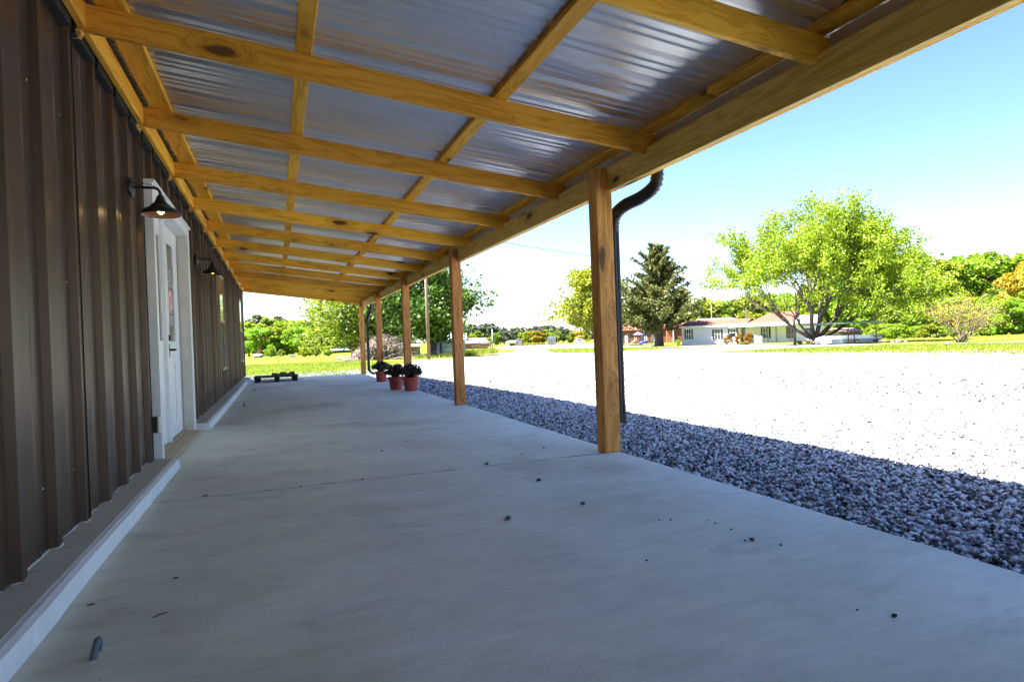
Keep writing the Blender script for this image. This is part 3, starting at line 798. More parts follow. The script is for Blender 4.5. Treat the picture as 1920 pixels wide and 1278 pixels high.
pb.prism([(2.53+a, 4.425+b) for a, b in pp], 2, .27, 1.74); link('pipe', pb.mesh('pipe'), MT['downspout'], d1)
pb = MB(); pb.prism([(2.53+a*1.08, 4.425+b*1.08) for a, b in pp], 2, .20, .34); link('end_piece', pb.mesh('end_piece'), MT['downspout'], d1)
d2 = thing('downspout', (2.53, 19.3, 0), 'black downspout with kicked-out foot behind the farthest post', 'downspout')
link('flexible_elbow', corrugated([(2.66, 19.05, 2.15), (2.655, 19.05, 2.02), (2.62, 19.1, 1.86), (2.57, 19.25, 1.68), (2.55, 19.3, 1.55), (2.55, 19.3, 1.5)], .045).mesh('flex'), MT['downspout'], d2)
link('pipe', MB().prism([(2.55+a, 19.3+b) for a, b in pp], 2, .12, 1.53).mesh('pipe'), MT['downspout'], d2)
link('foot', MB().tube([(2.55, 19.3, .16), (2.56, 19.3, .10), (2.62, 19.29, .04), (2.72, 19.28, -.01)], [.036, .038, .038, .036], 10).mesh('foot'), MT['downspout'], d2)

# ------------------------------------------------------------------ things on the slab
def potted(loc, s, label, seed):
    t = thing('potted_plant', loc, label, 'potted plant')
    M0 = T(*loc) @ Matrix.Scale(s, 4)
    b = MB(); b.lathe([(0, 0), (.098, 0), (.102, .01), (.128, .19), (.131, .20), (.146, .205), (.148, .232), (.138, .236), (.128, .228), (.122, .205), (.0, .2)], 28)
    link('pot', b.mesh('pot'), MT['pot'], t, M0)
    link('soil', MB().lathe([(.124, .215), (.06, .222), (0, .224)], 16).mesh('soil'), MT['soil'], t, M0)
    g = nprng(seed); st = MB(); C = []
    for i in range(110):
        a = g.uniform(0, 6.283); sp = g.uniform(.1, 1.0)**.7; h = g.uniform(.10, .24)*(1.2-.6*sp)
        p0 = Vector((.05*math.cos(a)*sp, .05*math.sin(a)*sp, .215)); p2 = Vector((.215*sp*math.cos(a), .215*sp*math.sin(a), .225+h))
        p1 = (p0+p2)/2+Vector((0, 0, .03)); st.tube([p0, p1, p2], [.003, .0025, .0015], 4, False)
        for j in range(30):
            q = p1.lerp(p2, g.uniform(-.3, 1.1)); C.append((q.x+g.normal(0, .014), q.y+g.normal(0, .014), q.z+g.normal(0, .014)))
    link('stems', st.mesh('stems'), MT['stem'], t, M0)
    link('foliage', leaves(np.array(C), .019, seed, 2.2), LEAF['dusk'], t, M0)
def leaves(C, size, seed, aspect=1.5, up=0.0, droop=None):
    """small leaf faces, one rhomb each, at the given centres"""
    g = nprng(seed); n = len(C)
    s = size*g.uniform(.6, 1.35, (n, 1))
    nrm = g.normal(0, 1, (n, 3)); nrm[:, 2] += up; nrm /= np.linalg.norm(nrm, axis=1, keepdims=True)
    t = g.normal(0, 1, (n, 3)); t -= nrm*(t*nrm).sum(1, keepdims=True); t /= np.linalg.norm(t, axis=1, keepdims=True)
    b = np.cross(nrm, t)
    V = np.stack([C-t*s*aspect*.5, C+b*s*.5+nrm*s*.12, C+t*s*aspect*.5, C-b*s*.5+nrm*s*.12], 1).reshape(-1, 3)
    return np_mesh('leaves', V, np.arange(4*n).reshape(n, 4), np.repeat(g.random(n), 4))
potted((2.30, 11.70, 0), 1.08, 'red clay pot with a dark dry bushy plant, nearest of the three pots', 21)
potted((2.13, 12.30, 0), 1.06, 'red pot of dark plants half hidden behind the nearest pot', 22)
potted((2.27, 15.05, 0), 1.05, 'red pot with a dark bushy plant standing alone by the second farthest post', 23)

pl = thing('pallet', (-.05, 18.1, 0), 'low black pallet lying on the slab by the end of the wall', 'pallet')
for i, x in enumerate((-.58, -.10, .35)):
    for y in (17.75, 18.25, 18.75): link('block', MB().box((x, y, .002), (x+.13, y+.12, .115)).mesh('block'), MT['plastic'], pl)
for i in range(6): link('deck_board', MB().box((-.6, 17.72+.2*i, .116), (.50, 17.72+.2*i+.165, .14)).mesh('deck'), MT['plastic'], pl)
for x in (-.58, -.10, .35): link('bottom_runner', MB().box((x+.01, 17.73, .0), (x+.12, 18.88, .0018)).mesh('runner'), MT['plastic'], pl)
bl = thing('notched_timber', (.08, 18.0, .14), 'notched offcut of weathered timber lying on the black pallet', 'timber')
bm_ = MB().prism([(-.16, .141), (.42, .141), (.42, .235), (.30, .235), (.29, .19), (.20, .195), (.19, .235), (.05, .24), (.03, .19), (-.04, .19), (-.05, .225), (-.16, .22)], 1, 17.98, 18.14)
link('block', bm_.mesh('notched'), MT['greywood'], bl)
link('block', MB().box((-.12, 18.17, .141), (.36, 18.28, .20)).mesh('offcut'), MT['greywood'], bl)
def bolt(x, y, h, lean, label):
    t = thing('anchor_bolt', (x, y, 0), label, 'bolt')
    link('shank', MB().tube([(x, y, -.01), (x+lean, y, h)], .006, 8).mesh('shank'), MT['steel'], t)
    link('nut', MB().tube([(x+lean*.3, y, h*.3), (x+lean*.45, y, h*.3+.012)], .012, 6, smooth=False).mesh('nut'), MT['steel'], t)
bolt(-.51, 10.6, .075, .002, 'rusty bolt standing up from the slab, nearer of the two by the far kerb')
bolt(-.47, 14.3, .08, .004, 'rusty bolt standing up from the slab, farther of the two by the far kerb')
ey = thing('cable_loop', (-.545, 2.22, 0), 'grey ribbed loop of conduit standing out of the slab near the camera', 'conduit')
P = [(-.545+.008*math.sin(q/12*math.pi), 2.20+.026*(1-math.cos(q/12*math.pi)), .048*math.sin(q/12*math.pi)-.006) for q in range(13)]
link('loop', corrugated(P, .011, 12, .009).mesh('loop'), MT['rubber'], ey)
def rock(r, seed, sz=.6):
    R = random.Random(seed); bm = bmesh.new(); bmesh.ops.create_icosphere(bm, subdivisions=1, radius=r)
    for v in bm.verts: v.co *= 1+R.uniform(-.3, .25); v.co.z = v.co.z*sz+r*sz*.8
    me = bpy.data.meshes.new('rock'); bm.to_mesh(me); bm.free(); return me
for i, (x, y, r) in enumerate([(1.69, 2.62, .005), (1.88, 2.51, .005), (1.89, 2.46, .005), (1.89, 2.35, .006), (1.84, 2.2, .006), (1.93, 2.09, .006), (1.34, 2.18, .006), (1.07, 5.77, .011), (.79, 5.36, .010), (1.69, 1.51, .005), (1.74, 2.6, .006), (1.95, 3.9, .006), (1.75, 4.6, .007), (2.0, 4.75, .009), (.5, 4.31, .009), (.11, 4.31, .008)]):
    tag(link('pebble', rock(r, i), MT['pebble'], None, T(x, y, 0)), 'tiny dark stone chip lying loose on the concrete slab', 'pebble', 'stone chips on the slab')
for x, y, r, lb in [(1.05, 2.98, .019, 'rounded grey pebble on the middle of the slab, largest of the loose stones'), (1.5, 3.06, .014, 'dark pebble right of the largest pebble on the slab'), (1.51, 3.69, .016, 'flat dark pebble between the joint and the largest pebble'), (1.38, 4.35, .016, 'pebble lying in the slab joint near the nearest post'), (1.87, 2.19, .012, 'brown nut like pebble at the end of the row of chips'), (1.75, 1.43, .010, 'dark pebble nearest the bottom right of the slab')]:
    tag(link('pebble', rock(r, int(x*100)), MT['pebble'] if r < .0185 else MT['stone'], None, T(x, y, 0)), lb, 'pebble')
for x, y, r, lb in [(-.45, 4.33, .03, 'dry brown leaf lying on the joint of the slab'), (-.41, 2.83, .012, 'orange brown scrap of leaf near the kerb'), (-.66, 2.67, .014, 'dark dry leaf bit against the foot of the kerb')]:
    R = random.Random(int(y*99)); pts = [(r*math.cos(q/8*6.283)*R.uniform(.6, 1.1), .45*r*math.sin(q/8*6.283)*R.uniform(.6, 1.1)) for q in range(8)]
    b = MB(); b.prism(pts, 2, .001, .004); b.v = [(vx, vy, vz+.25*abs(vy)+.1*abs(vx)) for vx, vy, vz in b.v]
    tag(link('dry_leaf', b.mesh('leaf'), MT['dryleaf'], None, T(x, y, 0)), lb, 'leaf')
tag(link('twig', MB().tube([(-.43, 2.45, .002), (-.41, 2.465, .003), (-.385, 2.475, .002)], [.0012, .002, .001], 6).mesh('twig'), MT['stem']), 'short thin dark twig on the slab near the kerb', 'twig')

# ------------------------------------------------------------------ trees
def grow(mb, g, p, d, L, r, lev, maxlev, tips, spread, nkids, up, sides=5, wob=.18, taper=.62, segs=4):
    pts = [p.copy()]; rad = [r]; q = p.copy(); dd = d.copy()
    for i in range(segs):
        dd = (dd + Vector(g.normal(0, wob, 3)) + Vector((0, 0, up))*.25).normalized()
        q = q + dd*(L/segs); pts.append(q.copy()); rad.append(r*(1-(1-taper)*(i+1)/segs))
        if lev >= maxlev-1: tips.append((q.copy(), lev))
    mb.tube(pts, rad, sides if lev < 2 else (4 if lev < 3 else 3), False)
    if lev < maxlev:
        k = nkids[min(lev, len(nkids)-1)]
        a0 = g.uniform(0, 6.283)
        for i in range(k):
            j = segs if i == 0 else int(g.integers(max(1, segs//2), segs+1))
            ax = Vector(g.normal(0, 1, 3)); base = (pts[j]-pts[j-1]).normalized()
            side = base.cross(Vector((math.cos(a0+i*2.4), math.sin(a0+i*2.4), .3))).normalized()
            nd = (base*math.cos(spread) + side*math.sin(spread)*g.uniform(.7, 1.3)).normalized()
            grow(mb, g, pts[j], nd, L*g.uniform(.6, .85), max(rad[j]*.72, .012), lev+1, maxlev, tips, spread, nkids, up, sides, wob, taper, segs)
def cloud(tips, n, rad, seed, flat=.75):
    g = nprng(seed); T0 = np.array([[p.x, p.y, p.z] for p, _ in tips])
    idx = g.integers(0, len(T0), n)
    return T0[idx] + g.normal(0, rad, (n, 3))*np.array([1, 1, flat])
def lobes(nl, R, H, z0, seed, n, shell=.75, thin=1.0):
    """foliage in uneven clumps through the volume of a crown"""
    g = nprng(seed); out = []
    per = max(1, n//nl)
    for i in range(nl):
        a = g.uniform(0, 6.283); t = g.uniform(-.95, 1) ; rr = R*math.sqrt(max(.05, 1-t*t))*g.uniform(.35, .95)
        c = np.array([rr*math.cos(a), rr*math.sin(a), z0+H*.5+t*H*.45]); lr = R*g.uniform(.20, .38)
        v = g.normal(0, 1, (per, 3)); v /= np.linalg.norm(v, axis=1, keepdims=True)
        v *= (g.random((per, 1))**(1/3)*(1-shell)+shell*g.uniform(.8, 1.1, (per, 1)))*lr*g.uniform(.75, 1.15, (per, 1))
        v[:, 2] *= .72; out.append(c+v)
    return np.concatenate(out)
def tree(name, loc, trunk_me, crown_me, bark, leafm, label, group=None, rotz=0, s=1.0):
    t = thing(name, loc, label, 'tree', group)
    M0 = Matrix.Translation(Vector(loc)) @ Matrix.Rotation(rotz, 4, 'Z') @ Matrix.Scale(s, 4)
    if trunk_me: link('trunk', trunk_me, bark, t, M0)
    if crown_me: link('crown', crown_me, leafm, t, M0)
    return t

# the large open-crowned maple by the white house
g = nprng(31); mb = MB(); tips = []
mb.tube([(0, 0, -.4), (0, 0, .2), (.05, 0, .9)], [.95, .70, .60], 12, True)
view = Vector((CR.x, CR.y, 0)).normalized()      # a horizontal direction across the lawn
fwdh = Vector((CF.x, CF.y, 0)).normalized()
for ang, off, L, r, sp in [(-62, 0, 6.6, .30, .3), (-35, .5, 6.4, .32, -.4), (-14, .1, 6.2, .34, .6), (6, -.2, 6.4, .36, -.5), (24, .3, 6.0, .32, .5), (47, 0, 7.2, .36, .1), (66, .2, 6.6, .24, -.2), (-50, -.5, 5.4, .24, -.9), (35, -.4, 5.6, .25, -.9)]:
    a = math.radians(ang); d = (view*math.sin(a) + Vector((0, 0, 1))*math.cos(a) + fwdh*sp*.6).normalized()
    grow(mb, g, Vector((0, 0, .6))+view*.35*math.sin(a), d, L, r, 0, 5, tips, .50, [4, 3, 3, 2, 2], .17, 7, .13, .55, 4)
pm = ground(1530, 645.4); DM = depth(pm)
C = cloud(tips, 100000, .40, 32); lat = C@np.array(view); C = C[C[:, 2] > 2.9+np.clip(-lat-1.0, 0, 9)*.55]
tw = np.percentile(np.abs(C@np.array(view)), 98); tz = np.percentile(C[:, 2], 99.3)
sx = 172*DM/F_PX/tw; sz = (EYE+(612.6-388)*DM/F_PX-pm.z)/tz
t = thing('maple_tree', pm, 'large open crowned yellow green tree with spreading low limbs beside the white house', 'tree')
MM = Matrix.Translation(pm) @ Matrix.Diagonal((sx, sx, sz, 1))
link('trunk', mb.mesh('maple_wood'), MT['bark'], t, MM); link('crown', leaves(C, .125/sz, 33, 1.6), LEAF['maple'], t, MM)

# the cedar
g = nprng(41); mb = MB(); C = []
mb.tube([(0, 0, -.3), (.05, 0, 1.2), (.1, .05, 3.2), (.0, .1, 6), (.1, 0, 9), (.05, 0, 12.2)], [.62, .48, .38, .26, .13, .03], 10)
for i in range(120):
    z = 1.9+10.2*(i/120)**.95; h = (z-1.9)/10.4
    Lb = (7.0*(1-h)**.8+.35)*g.uniform(.45, 1.1)*(1+.22*math.sin(i*.9)); a = i*2.399+g.uniform(-.4, .4)
    p = [Vector((.05, 0, z))]; d = Vector((math.cos(a), math.sin(a), .05+.35*h))
    for j in range(4): p.append(p[-1]+d*(Lb/4)); d = (d+Vector((0, 0, .13))+Vector(g.normal(0, .08, 3))).normalized()
    mb.tube(p, [.06*(1-h)+.015, .05*(1-h)+.012, .03, .02, .008], 4, False)
    for j in range(int(110+170*(1-h))):
        t = g.uniform(.2, 1.0)*4; k = min(3, int(t)); q = p[k].lerp(p[k+1], t-k)
        w = .12+.34*(t/4)*(1-h); C.append(q+Vector((g.normal(0, w*.75), g.normal(0, w*.75), g.normal(.12, w*.38))))
C = np.array([[c.x, c.y, c.z] for c in C])
C = np.concatenate([C, lobes(34, 3.9, 6.4, 1.6, 44, 9000, .5), lobes(16, 2.2, 5.0, 5.4, 45, 3600, .5)])
pc = ground(1236, 649.3)
tree('cedar_tree', pc, mb.mesh('cedar_wood'), leaves(C, .155, 42, 2.8), MT['barkdark'], LEAF['cedar'], 'dark olive pointed cedar standing beside the play equipment', None, 0, depth(pc)/F_PX*(649.3-459)/12.4)

# generic meshes shared by the trees of the woods
def gen_tree(seed, H, R, n, leaf, kind='round', lobesn=26, shell=.7):
    g = nprng(seed); mb = MB(); tips = []
    zb = H*(.22 if kind != 'pine' else .5)
    mb.tube([(0, 0, -.5), (.05, 0, zb*.5), (0, .1, zb), (.1, 0, H*.8)], [H*.024, H*.019, H*.016, H*.004], 7)
    for i in range(9):
        a = i*2.4; z = zb*.8+(H*.75-zb*.8)*i/9
        e = Vector((R*.72*math.cos(a), R*.72*math.sin(a), z+H*.14))
        mb.tube([(0, 0, z), (e.x*.5, e.y*.5, z+H*.04), e], [H*.009, H*.006, H*.002], 4, False)
    if kind == 'pine':
        C = lobes(lobesn, R, H*.5, H*.5, seed+1, n, shell)
    elif kind == 'bush': C = lobes(lobesn, R, H, 0.1, seed+1, n, shell)
    else: C = lobes(lobesn, R, H*.93, H*.06, seed+1, n, shell)
    return mb.mesh('wood'), leaves(C, leaf, seed+2, 1.4)
GT = [gen_tree(100, 12, 4.4, 5200, .42), gen_tree(110, 13, 3.8, 5000, .42, 'round', 30), gen_tree(120, 10, 4.6, 5200, .42, 'round', 22), gen_tree(130, 11, 4.0, 3600, .40, 'round', 30, .5)]
GP = [gen_tree(140, 15, 3.0, 2600, .5, 'pine', 18), gen_tree(150, 16, 2.6, 2400, .5, 'pine', 16)]
GB = [gen_tree(160, 3, 1.9, 2600, .22, 'bush', 26), gen_tree(170, 2.2, 1.6, 2200, .18, 'bush', 22)]
_var = {}
def variant(pair, i, leaf):
    key = (i, leaf)
    if key not in _var:
        w, c = pair; w2, c2 = w, c.copy(); c2.materials.clear(); c2.materials.append(LEAF[leaf]); _var[key] = (w2, c2)
    return _var[key]
GALL = GT+GP+GB
def plant(idx, leaf, px, D, top, label, group=None, name=None, wide=1.0, bark='bark', sink=0.0, cat=None):
    """one tree: column px of the view, D metres off, its top at row top"""
    p = atd(px, D); H0 = [12, 13, 10, 11, 15, 16, 3, 2.2][idx]
    hor = 651.05-.03805*(px-519.5)
    H = EYE + (hor-top)*D/F_PX - p.z
    w, c = variant(GALL[idx], idx, leaf); s = H/H0
    t = thing(name or 'leafy_tree', p-Vector((0, 0, sink)), label, cat or ('shrub' if idx > 5 else 'tree'), group)
    M0 = Matrix.Translation(p-Vector((0, 0, sink))) @ Matrix.Rotation(RNG.uniform(0, 6.28), 4, 'Z') @ Matrix.Diagonal((s*wide, s*wide, s, 1))
    if idx < 6: link('trunk', w, MT[bark], t, M0)
    link('crown', c, None, t, M0)
    return t

# the two trees behind the brush pile
def hero(name, px, D, top, seed, R, H, n, leaf, leafm, bark, label, lob, shell, zlow):
    p = atd(px, D); g = nprng(seed); mb = MB(); tips = []
    mb.tube([(0, 0, -.4), (0, 0, .5), (.1, 0, 1.4)], [.42, .32, .28], 9)
    for i in range(6):
        a = i*1.05+.3; d = Vector((math.cos(a)*.8, math.sin(a)*.8, 1)).normalized()
        grow(mb, g, Vector((.05, 0, 1.2)), d, H*.33, .17, 0, 3, tips, .55, [4, 3, 3], .12, 6, .15, .55, 4)
    C = np.concatenate([lobes(lob, R, H-zlow, zlow, seed+1, int(n*.65), shell), cloud(tips, int(n*.35), .5, seed+2)])
    C = C[C[:, 2] > zlow*.8]
    return tree(name, p, mb.mesh('wood'), leaves(C, leaf, seed+3, 1.5), bark, leafm, label)
hero('spreading_tree', 662, 72, 0, 51, 6.6, 11.2, 15000, .20, LEAF['mid'], MT['barkdark'], 'airy spreading tree behind the left end of the brush pile', 46, .45, 1.1)
hero('evergreen_tree', 722, 70, 0, 61, 4.3, 9.6, 18000, .23, LEAF['dark'], MT['barkdark'], 'dark glossy evergreen tree behind the middle of the brush pile', 40, .6, 1.4)
hero('evergreen_tree', 812, 60, 0, 71, 4.1, 9.2, 20000, .23, LEAF['dark'], MT['barkdark'], 'dark glossy evergreen tree overhanging the grey shed', 44, .6, 1.5)

# yellow green tree behind the near post
hero('spring_tree', 1118, 112, 0, 81, 6.6, 13.6, 15000, .34, LEAF['yellow'], MT['bark'], 'bright yellow green tree showing on both sides of the nearest post', 40, .5, 3.0)

# brush pile
g = nprng(91); b = MB(); pbp = ground(712, 674.5); pbp = atd(712, depth(pbp))
for i in range(3600):
    u = g.normal(0, .42); v = g.uniform(-1, 1)
    x = u*2.9; y = v*1.5; hmax = 2.35*max(.05, 1-(abs(x-.6)/3.6)**1.7)*(1-.35*abs(v))
    z = hmax*g.uniform(.0, 1)**.7; L = g.uniform(.4, 1.5); a = g.uniform(0, 6.283); e = g.normal(.0, .45)
    d = Vector((math.cos(a)*math.cos(e), math.sin(a)*math.cos(e), math.sin(e)))
    c = Vector((x, y, max(z, .05))); r = g.choice([.013, .019, .028, .045], p=[.4, .35, .18, .07])
    p0, p1 = c-d*L/2, c+d*L/2; p0.z = max(p0.z, .02); p1.z = max(p1.z, .02)
    b.tube([p0, (p0+p1)/2+Vector(g.normal(0, .06, 3)), p1], [r, r*.9, r*.4], 3, False)
for i in range(14):
    x = g.uniform(-3.2, 3.2); y = -1.6; L = g.uniform(1.2, 2.6); a = g.uniform(-.5, .5)+(math.pi if x < 0 else 0)
    p0 = Vector((x, y, .05)); p1 = Vector((x+L*math.cos(a), y+L*.4*math.sin(a), g.uniform(.05, .7))); b.tube([p0, (p0+p1)/2+Vector((0, 0, .1)), p1], [.045, .04, .02], 5, False)
rz_ = math.atan2(view.y, view.x)
o = link('brush_pile', b.mesh('sticks'), MT['twig'], None, Matrix.Translation(pbp) @ Matrix.Rotation(rz_, 4, 'Z'))
tag(o, 'big heap of dry grey brown branches on the grass behind the posts', 'brush pile')

# ------------------------------------------------------------------ poles, wires
def pole(px, py, top, r, label, mat='pole', arm=None, D=None):
    p = ground(px, py) if D is None else atd(px, D); D = depth(p); hor = 651.05-.03805*(px-519.5)
    H = EYE+(hor-top)*D/F_PX-p.z
    t = thing('utility_pole', p, label, 'pole')
    link('shaft', MB().tube([(p.x, p.y, p.z-.5), (p.x, p.y, p.z+H*.5), (p.x, p.y, p.z+H)], [r, r*.9, r*.75], 10).mesh('shaft'), MT[mat], t)
    if arm: arm(t, p, H)
    return p, H
pA, hA = pole(803, None, 440, .14, 'weathered wooden pole in front of the evergreen by the grey shed', 'pole', None, 50)
def armA(t, p, H):
    q = Vector((CR.x, CR.y, 0)).normalized()
    link('crossarm', MB().tube([p+q*-.9+Vector((0, 0, H-.5)), p+q*.9+Vector((0, 0, H-.5))], .05, 6).mesh('crossarm'), MT['pole'], t)
    c = p+q*.55+Vector((0, 0, H-2.3)); link('transformer', MB().tube([c, c+Vector((0, 0, 1.1))], .3, 12).mesh('transformer'), MT['whitemetal'], t)
pole(924, 652, 617, .14, 'pale slim pole beside the timber frame at the driveway', 'greyside')
pole(1490.5, 646.5, 594, .13, 'short round wooden pole standing before the white house porch')
p_, h_ = pole(1742, None, 510, .16, 'wooden utility pole with white transformer among the trees', 'pole', armA, 99)
pole(1336, 640, 571, .10, 'thin pole rising behind the white house roof')
pole(1401, 640, 576, .12, 'dark stub pole behind the middle of the white house roof', 'barkdark')
def wire(P0, P1, sag, label):
    pts = [P0.lerp(P1, i/24)-Vector((0, 0, sag*4*(i/24)*(1-i/24))) for i in range(25)]
    tag(link('power_line', MB().tube(pts, .032, 5, False).mesh('wire'), MT['wire']), label, 'wire')
def air(px, py, D): p = ray(px, py)*D; return Vector((p.x, p.y, p.z+EYE))
wire(air(560, 380, 52), air(1500, 512.5, 118), 1.6, 'thin power line crossing the sky above the driveway')

# ------------------------------------------------------------------ small things along the drive
def frame_at(px, py, rot=0.0):
    """local frame on the land: x across, y away, z up"""
    p = ground(px, py); x = Vector((CR.x, CR.y, 0)).normalized(); x = Matrix.Rotation(rot, 3, 'Z') @ x; y = Vector((-x.y, x.x, 0))
    return Matrix(((x.x, y.x, 0, p.x), (x.y, y.y, 0, p.y), (0, 0, 1, p.z), (0, 0, 0, 1))), depth(p)/F_PX, p
def group_thing(name, px, py, label, cat, rot=0.0, group=None):
    M0, s, p = frame_at(px, py, rot)
    e = bpy.data.objects.new(name, None); COL.objects.link(e); e.matrix_basis = M0; tag(e, label, cat, group)
    return e, M0, s
def put(e, M0, name, mb, mat): return link(name, mb.mesh(name), MT[mat] if isinstance(mat, str) else mat, e, M0)

# white notice board on a post
e, M0, s = group_thing('notice_sign', 1034.6, 651.8, 'square white notice board with lines of dark lettering on a post by the driveway', 'sign')
w = 16.2*s; z0, z1 = 5.6*s, 22.0*s
put(e, M0, 'post', MB().box((-.07, .03, -.3), (.07, .15, z1-.1)), 'signink')
bd = put(e, M0, 'board', MB().box((-w/2, -.03, z0), (w/2, .025, z1)), 'signwhite')
R = random.Random(2); t1 = MB(); t2 = MB()
for row, hh, a, b in ((.88, .055, -.42, .42), (.80, .05, -.34, .36), (.72, .03, -.1, .1)):
    x = a
    while x < b: l = R.uniform(.03, .08); t1.box((x*w, -.034, z0+(z1-z0)*row), ((x+l)*w, -.031, z0+(z1-z0)*(row+hh))); x += l+.025
for row, hh, a, b in ((.52, .05, -.28, .28), (.42, .04, -.16, .18), (.30, .045, -.24, .0), (.18, .05, -.05, .25), (.04, .055, -.42, .44)):
    x = a
    while x < b: l = R.uniform(.03, .09); t2.box((x*w, -.034, z0+(z1-z0)*row), ((x+l)*w, -.031, z0+(z1-z0)*(row+hh))); x += l+.03
for t_, m_ in ((t1, 'greyside'), (t2, 'signred')): put(bd, M0, 'lettering', t_, m_)['kind'] = 'stuff'

# monument sign between brick piers, with a row of clipped gold shrubs
e, M0, s = group_thing('monument_sign', 974, 648.8, 'low white panel sign between two dark red piers among gold shrubs', 'sign')
for x in (-6.2, 5.2): put(e, M0, 'pier', MB().box((x*s-.5*s, -.5*s, -.3), (x*s+1.1*s, .6*s, 9*s)).box((x*s-.8*s, -.8*s, 9*s), (x*s+1.4*s, .9*s, 9.8*s)), 'rustred')
put(e, M0, 'panel', MB().box((-5.0*s, -.15*s, 2.2*s), (4.6*s, .2*s, 11.6*s)).prism([(-5.2*s, 11.6*s), (4.8*s, 11.6*s), (3.5*s, 12.6*s), (-3.9*s, 12.6*s)], 1, -.3*s, .35*s), 'signwhite')
for i, px in enumerate([963, 976, 984, 991, 998.5, 1005, 1012, 1019]):
    p = ground(px, 648.3-.02*(px-963)); D = depth(p); w_, c_ = variant(GB[1], 7, 'gold')
    lb = ['round gold clipped shrub left of the red piered sign', 'round gold clipped shrub in front of the white sign panel'][i] if i < 2 else 'round gold clipped shrub, %s right of the red piered sign' % ORD[i-2]
    t = thing('clipped_shrub', p, lb, 'shrub', 'gold shrubs by the piered sign'); link('foliage', c_, None, t, Matrix.Translation(p) @ Matrix.Diagonal((D*.0026, D*.0026, D*.0019, 1)))

# white car
e, M0, s = group_thing('parked_car', 1088, 645.2, 'white car seen from the front on the far road', 'car', 0.12)
cw, ch = 6.4*s, 10.6*s
cl_ = 2.3*cw
body = MB(); body.prism([(-cw, .28*ch*.6), (cw, .28*ch*.6), (cw*1.02, ch*.42), (cw*.97, ch*.58), (-cw*.97, ch*.58), (-cw*1.02, ch*.42)], 1, 0, cl_)
put(e, M0, 'body', body, 'carwhite')
cab = MB(); cab.add([(-cw*.92, cl_*.25, ch*.58), (cw*.92, cl_*.25, ch*.58), (cw*.92, cl_*.98, ch*.58), (-cw*.92, cl_*.98, ch*.58), (-cw*.74, cl_*.45, ch), (cw*.74, cl_*.45, ch), (cw*.74, cl_*.9, ch), (-cw*.74, cl_*.9, ch)], [(0, 1, 5, 4), (1, 2, 6, 5), (2, 3, 7, 6), (3, 0, 4, 7), (4, 5, 6, 7)])
put(e, M0, 'cabin', cab, 'carwhite')
ws = MB(); ws.add([(-cw*.8, cl_*.25+.02*ch-.03, ch*.62), (cw*.8, cl_*.25+.02*ch-.03, ch*.62), (cw*.68, cl_*.42-.03, ch*.94), (-cw*.68, cl_*.42-.03, ch*.94)], [(0, 1, 2, 3)]); put(e, M0, 'windscreen', ws, 'glass')
for x in (-1, 1):
    put(e, M0, 'headlight', MB().box((x*cw*.88-.2*cw, -.03, ch*.40), (x*cw*.88+.1*cw, .01, ch*.50)), 'glass')
    for y in (.18, .80): put(e, M0, 'wheel', MB().tube([(x*cw*.98, cl_*y, ch*.2), (x*cw*.72, cl_*y, ch*.2)], ch*.2, 14), 'tyre')
put(e, M0, 'grille', MB().box((-cw*.5, -.03, ch*.3), (cw*.5, .0, ch*.42)), 'shut')

# weathered timber frame
e, M0, s = group_thing('timber_frame', 908, 655.6, 'weathered timber frame with cross rails standing in tall grass', 'wooden frame')
for x, hh in ((-8, 17), (12.5, 21)): put(e, M0, 'upright', MB().box((x*s-.9*s, -.5*s, -.3), (x*s+.9*s, .9*s, hh*s)), 'greywood')
put(e, M0, 'top_beam', MB().box((-9.5*s, -.6*s, 15.2*s), (13*s, 1.0*s, 17*s)), 'greywood')
put(e, M0, 'rail', MB().box((-7*s, -.2*s, 10*s), (11.5*s, .5*s, 11.6*s)), 'greywood')
put(e, M0, 'rail', MB().box((-7*s, -.2*s, 5.2*s), (11.5*s, .5*s, 7*s)), 'pole')
for x in (-16, -11.5): put(e, M0, 'short_post', MB().box((x*s-.5*s, -.4*s, -.3), (x*s+.5*s, .5*s, 8.5*s)), 'greywood')
put(e, M0, 'short_rail', MB().box((-17*s, -.3*s, 8.6*s), (-9.1*s, .4*s, 9.9*s)), 'greywood')

# ------------------------------------------------------------------ far buildings
def simple_house(name, px, py, wpx, hpx, rpx, dep, label, wallm, roofm, rot=0.0, wins=(), doors=(), eave=.3):
    """gabled house, ridge along its front"""
    e, M0, s = group_thing(name, px, py, label, 'building', rot)
    w, h, r = wpx*s, hpx*s, rpx*s
    put(e, M0, 'wall', MB().prism([(0, -.6), (dep, -.6), (dep, h), (dep/2, h+r*.93), (0, h)], 0, -w/2, w/2), wallm)
    q = MB(); q.prism([(-eave, h-.03), (dep/2, h+r), (dep+eave, h-.03), (dep+eave, h+.10), (dep/2, h+r+.15), (-eave, h+.10)], 0, -w/2-eave, w/2+eave); put(e, M0, 'roof', q, roofm)
    for a, b, c, d in wins:
        f = put(e, M0, 'window', MB().box((a*s-.04, -.05, c*s-.04), (b*s+.04, .02, d*s+.04)), 'whitemetal'); put(f, M0, 'pane', MB().box((a*s, -.07, c*s), (b*s, -.055, d*s)), 'glass')
    for a, b, c, d, m in doors: put(e, M0, 'door', MB().box((a*s, -.06, c*s), (b*s, .02, d*s)), m)
    return e, M0, s
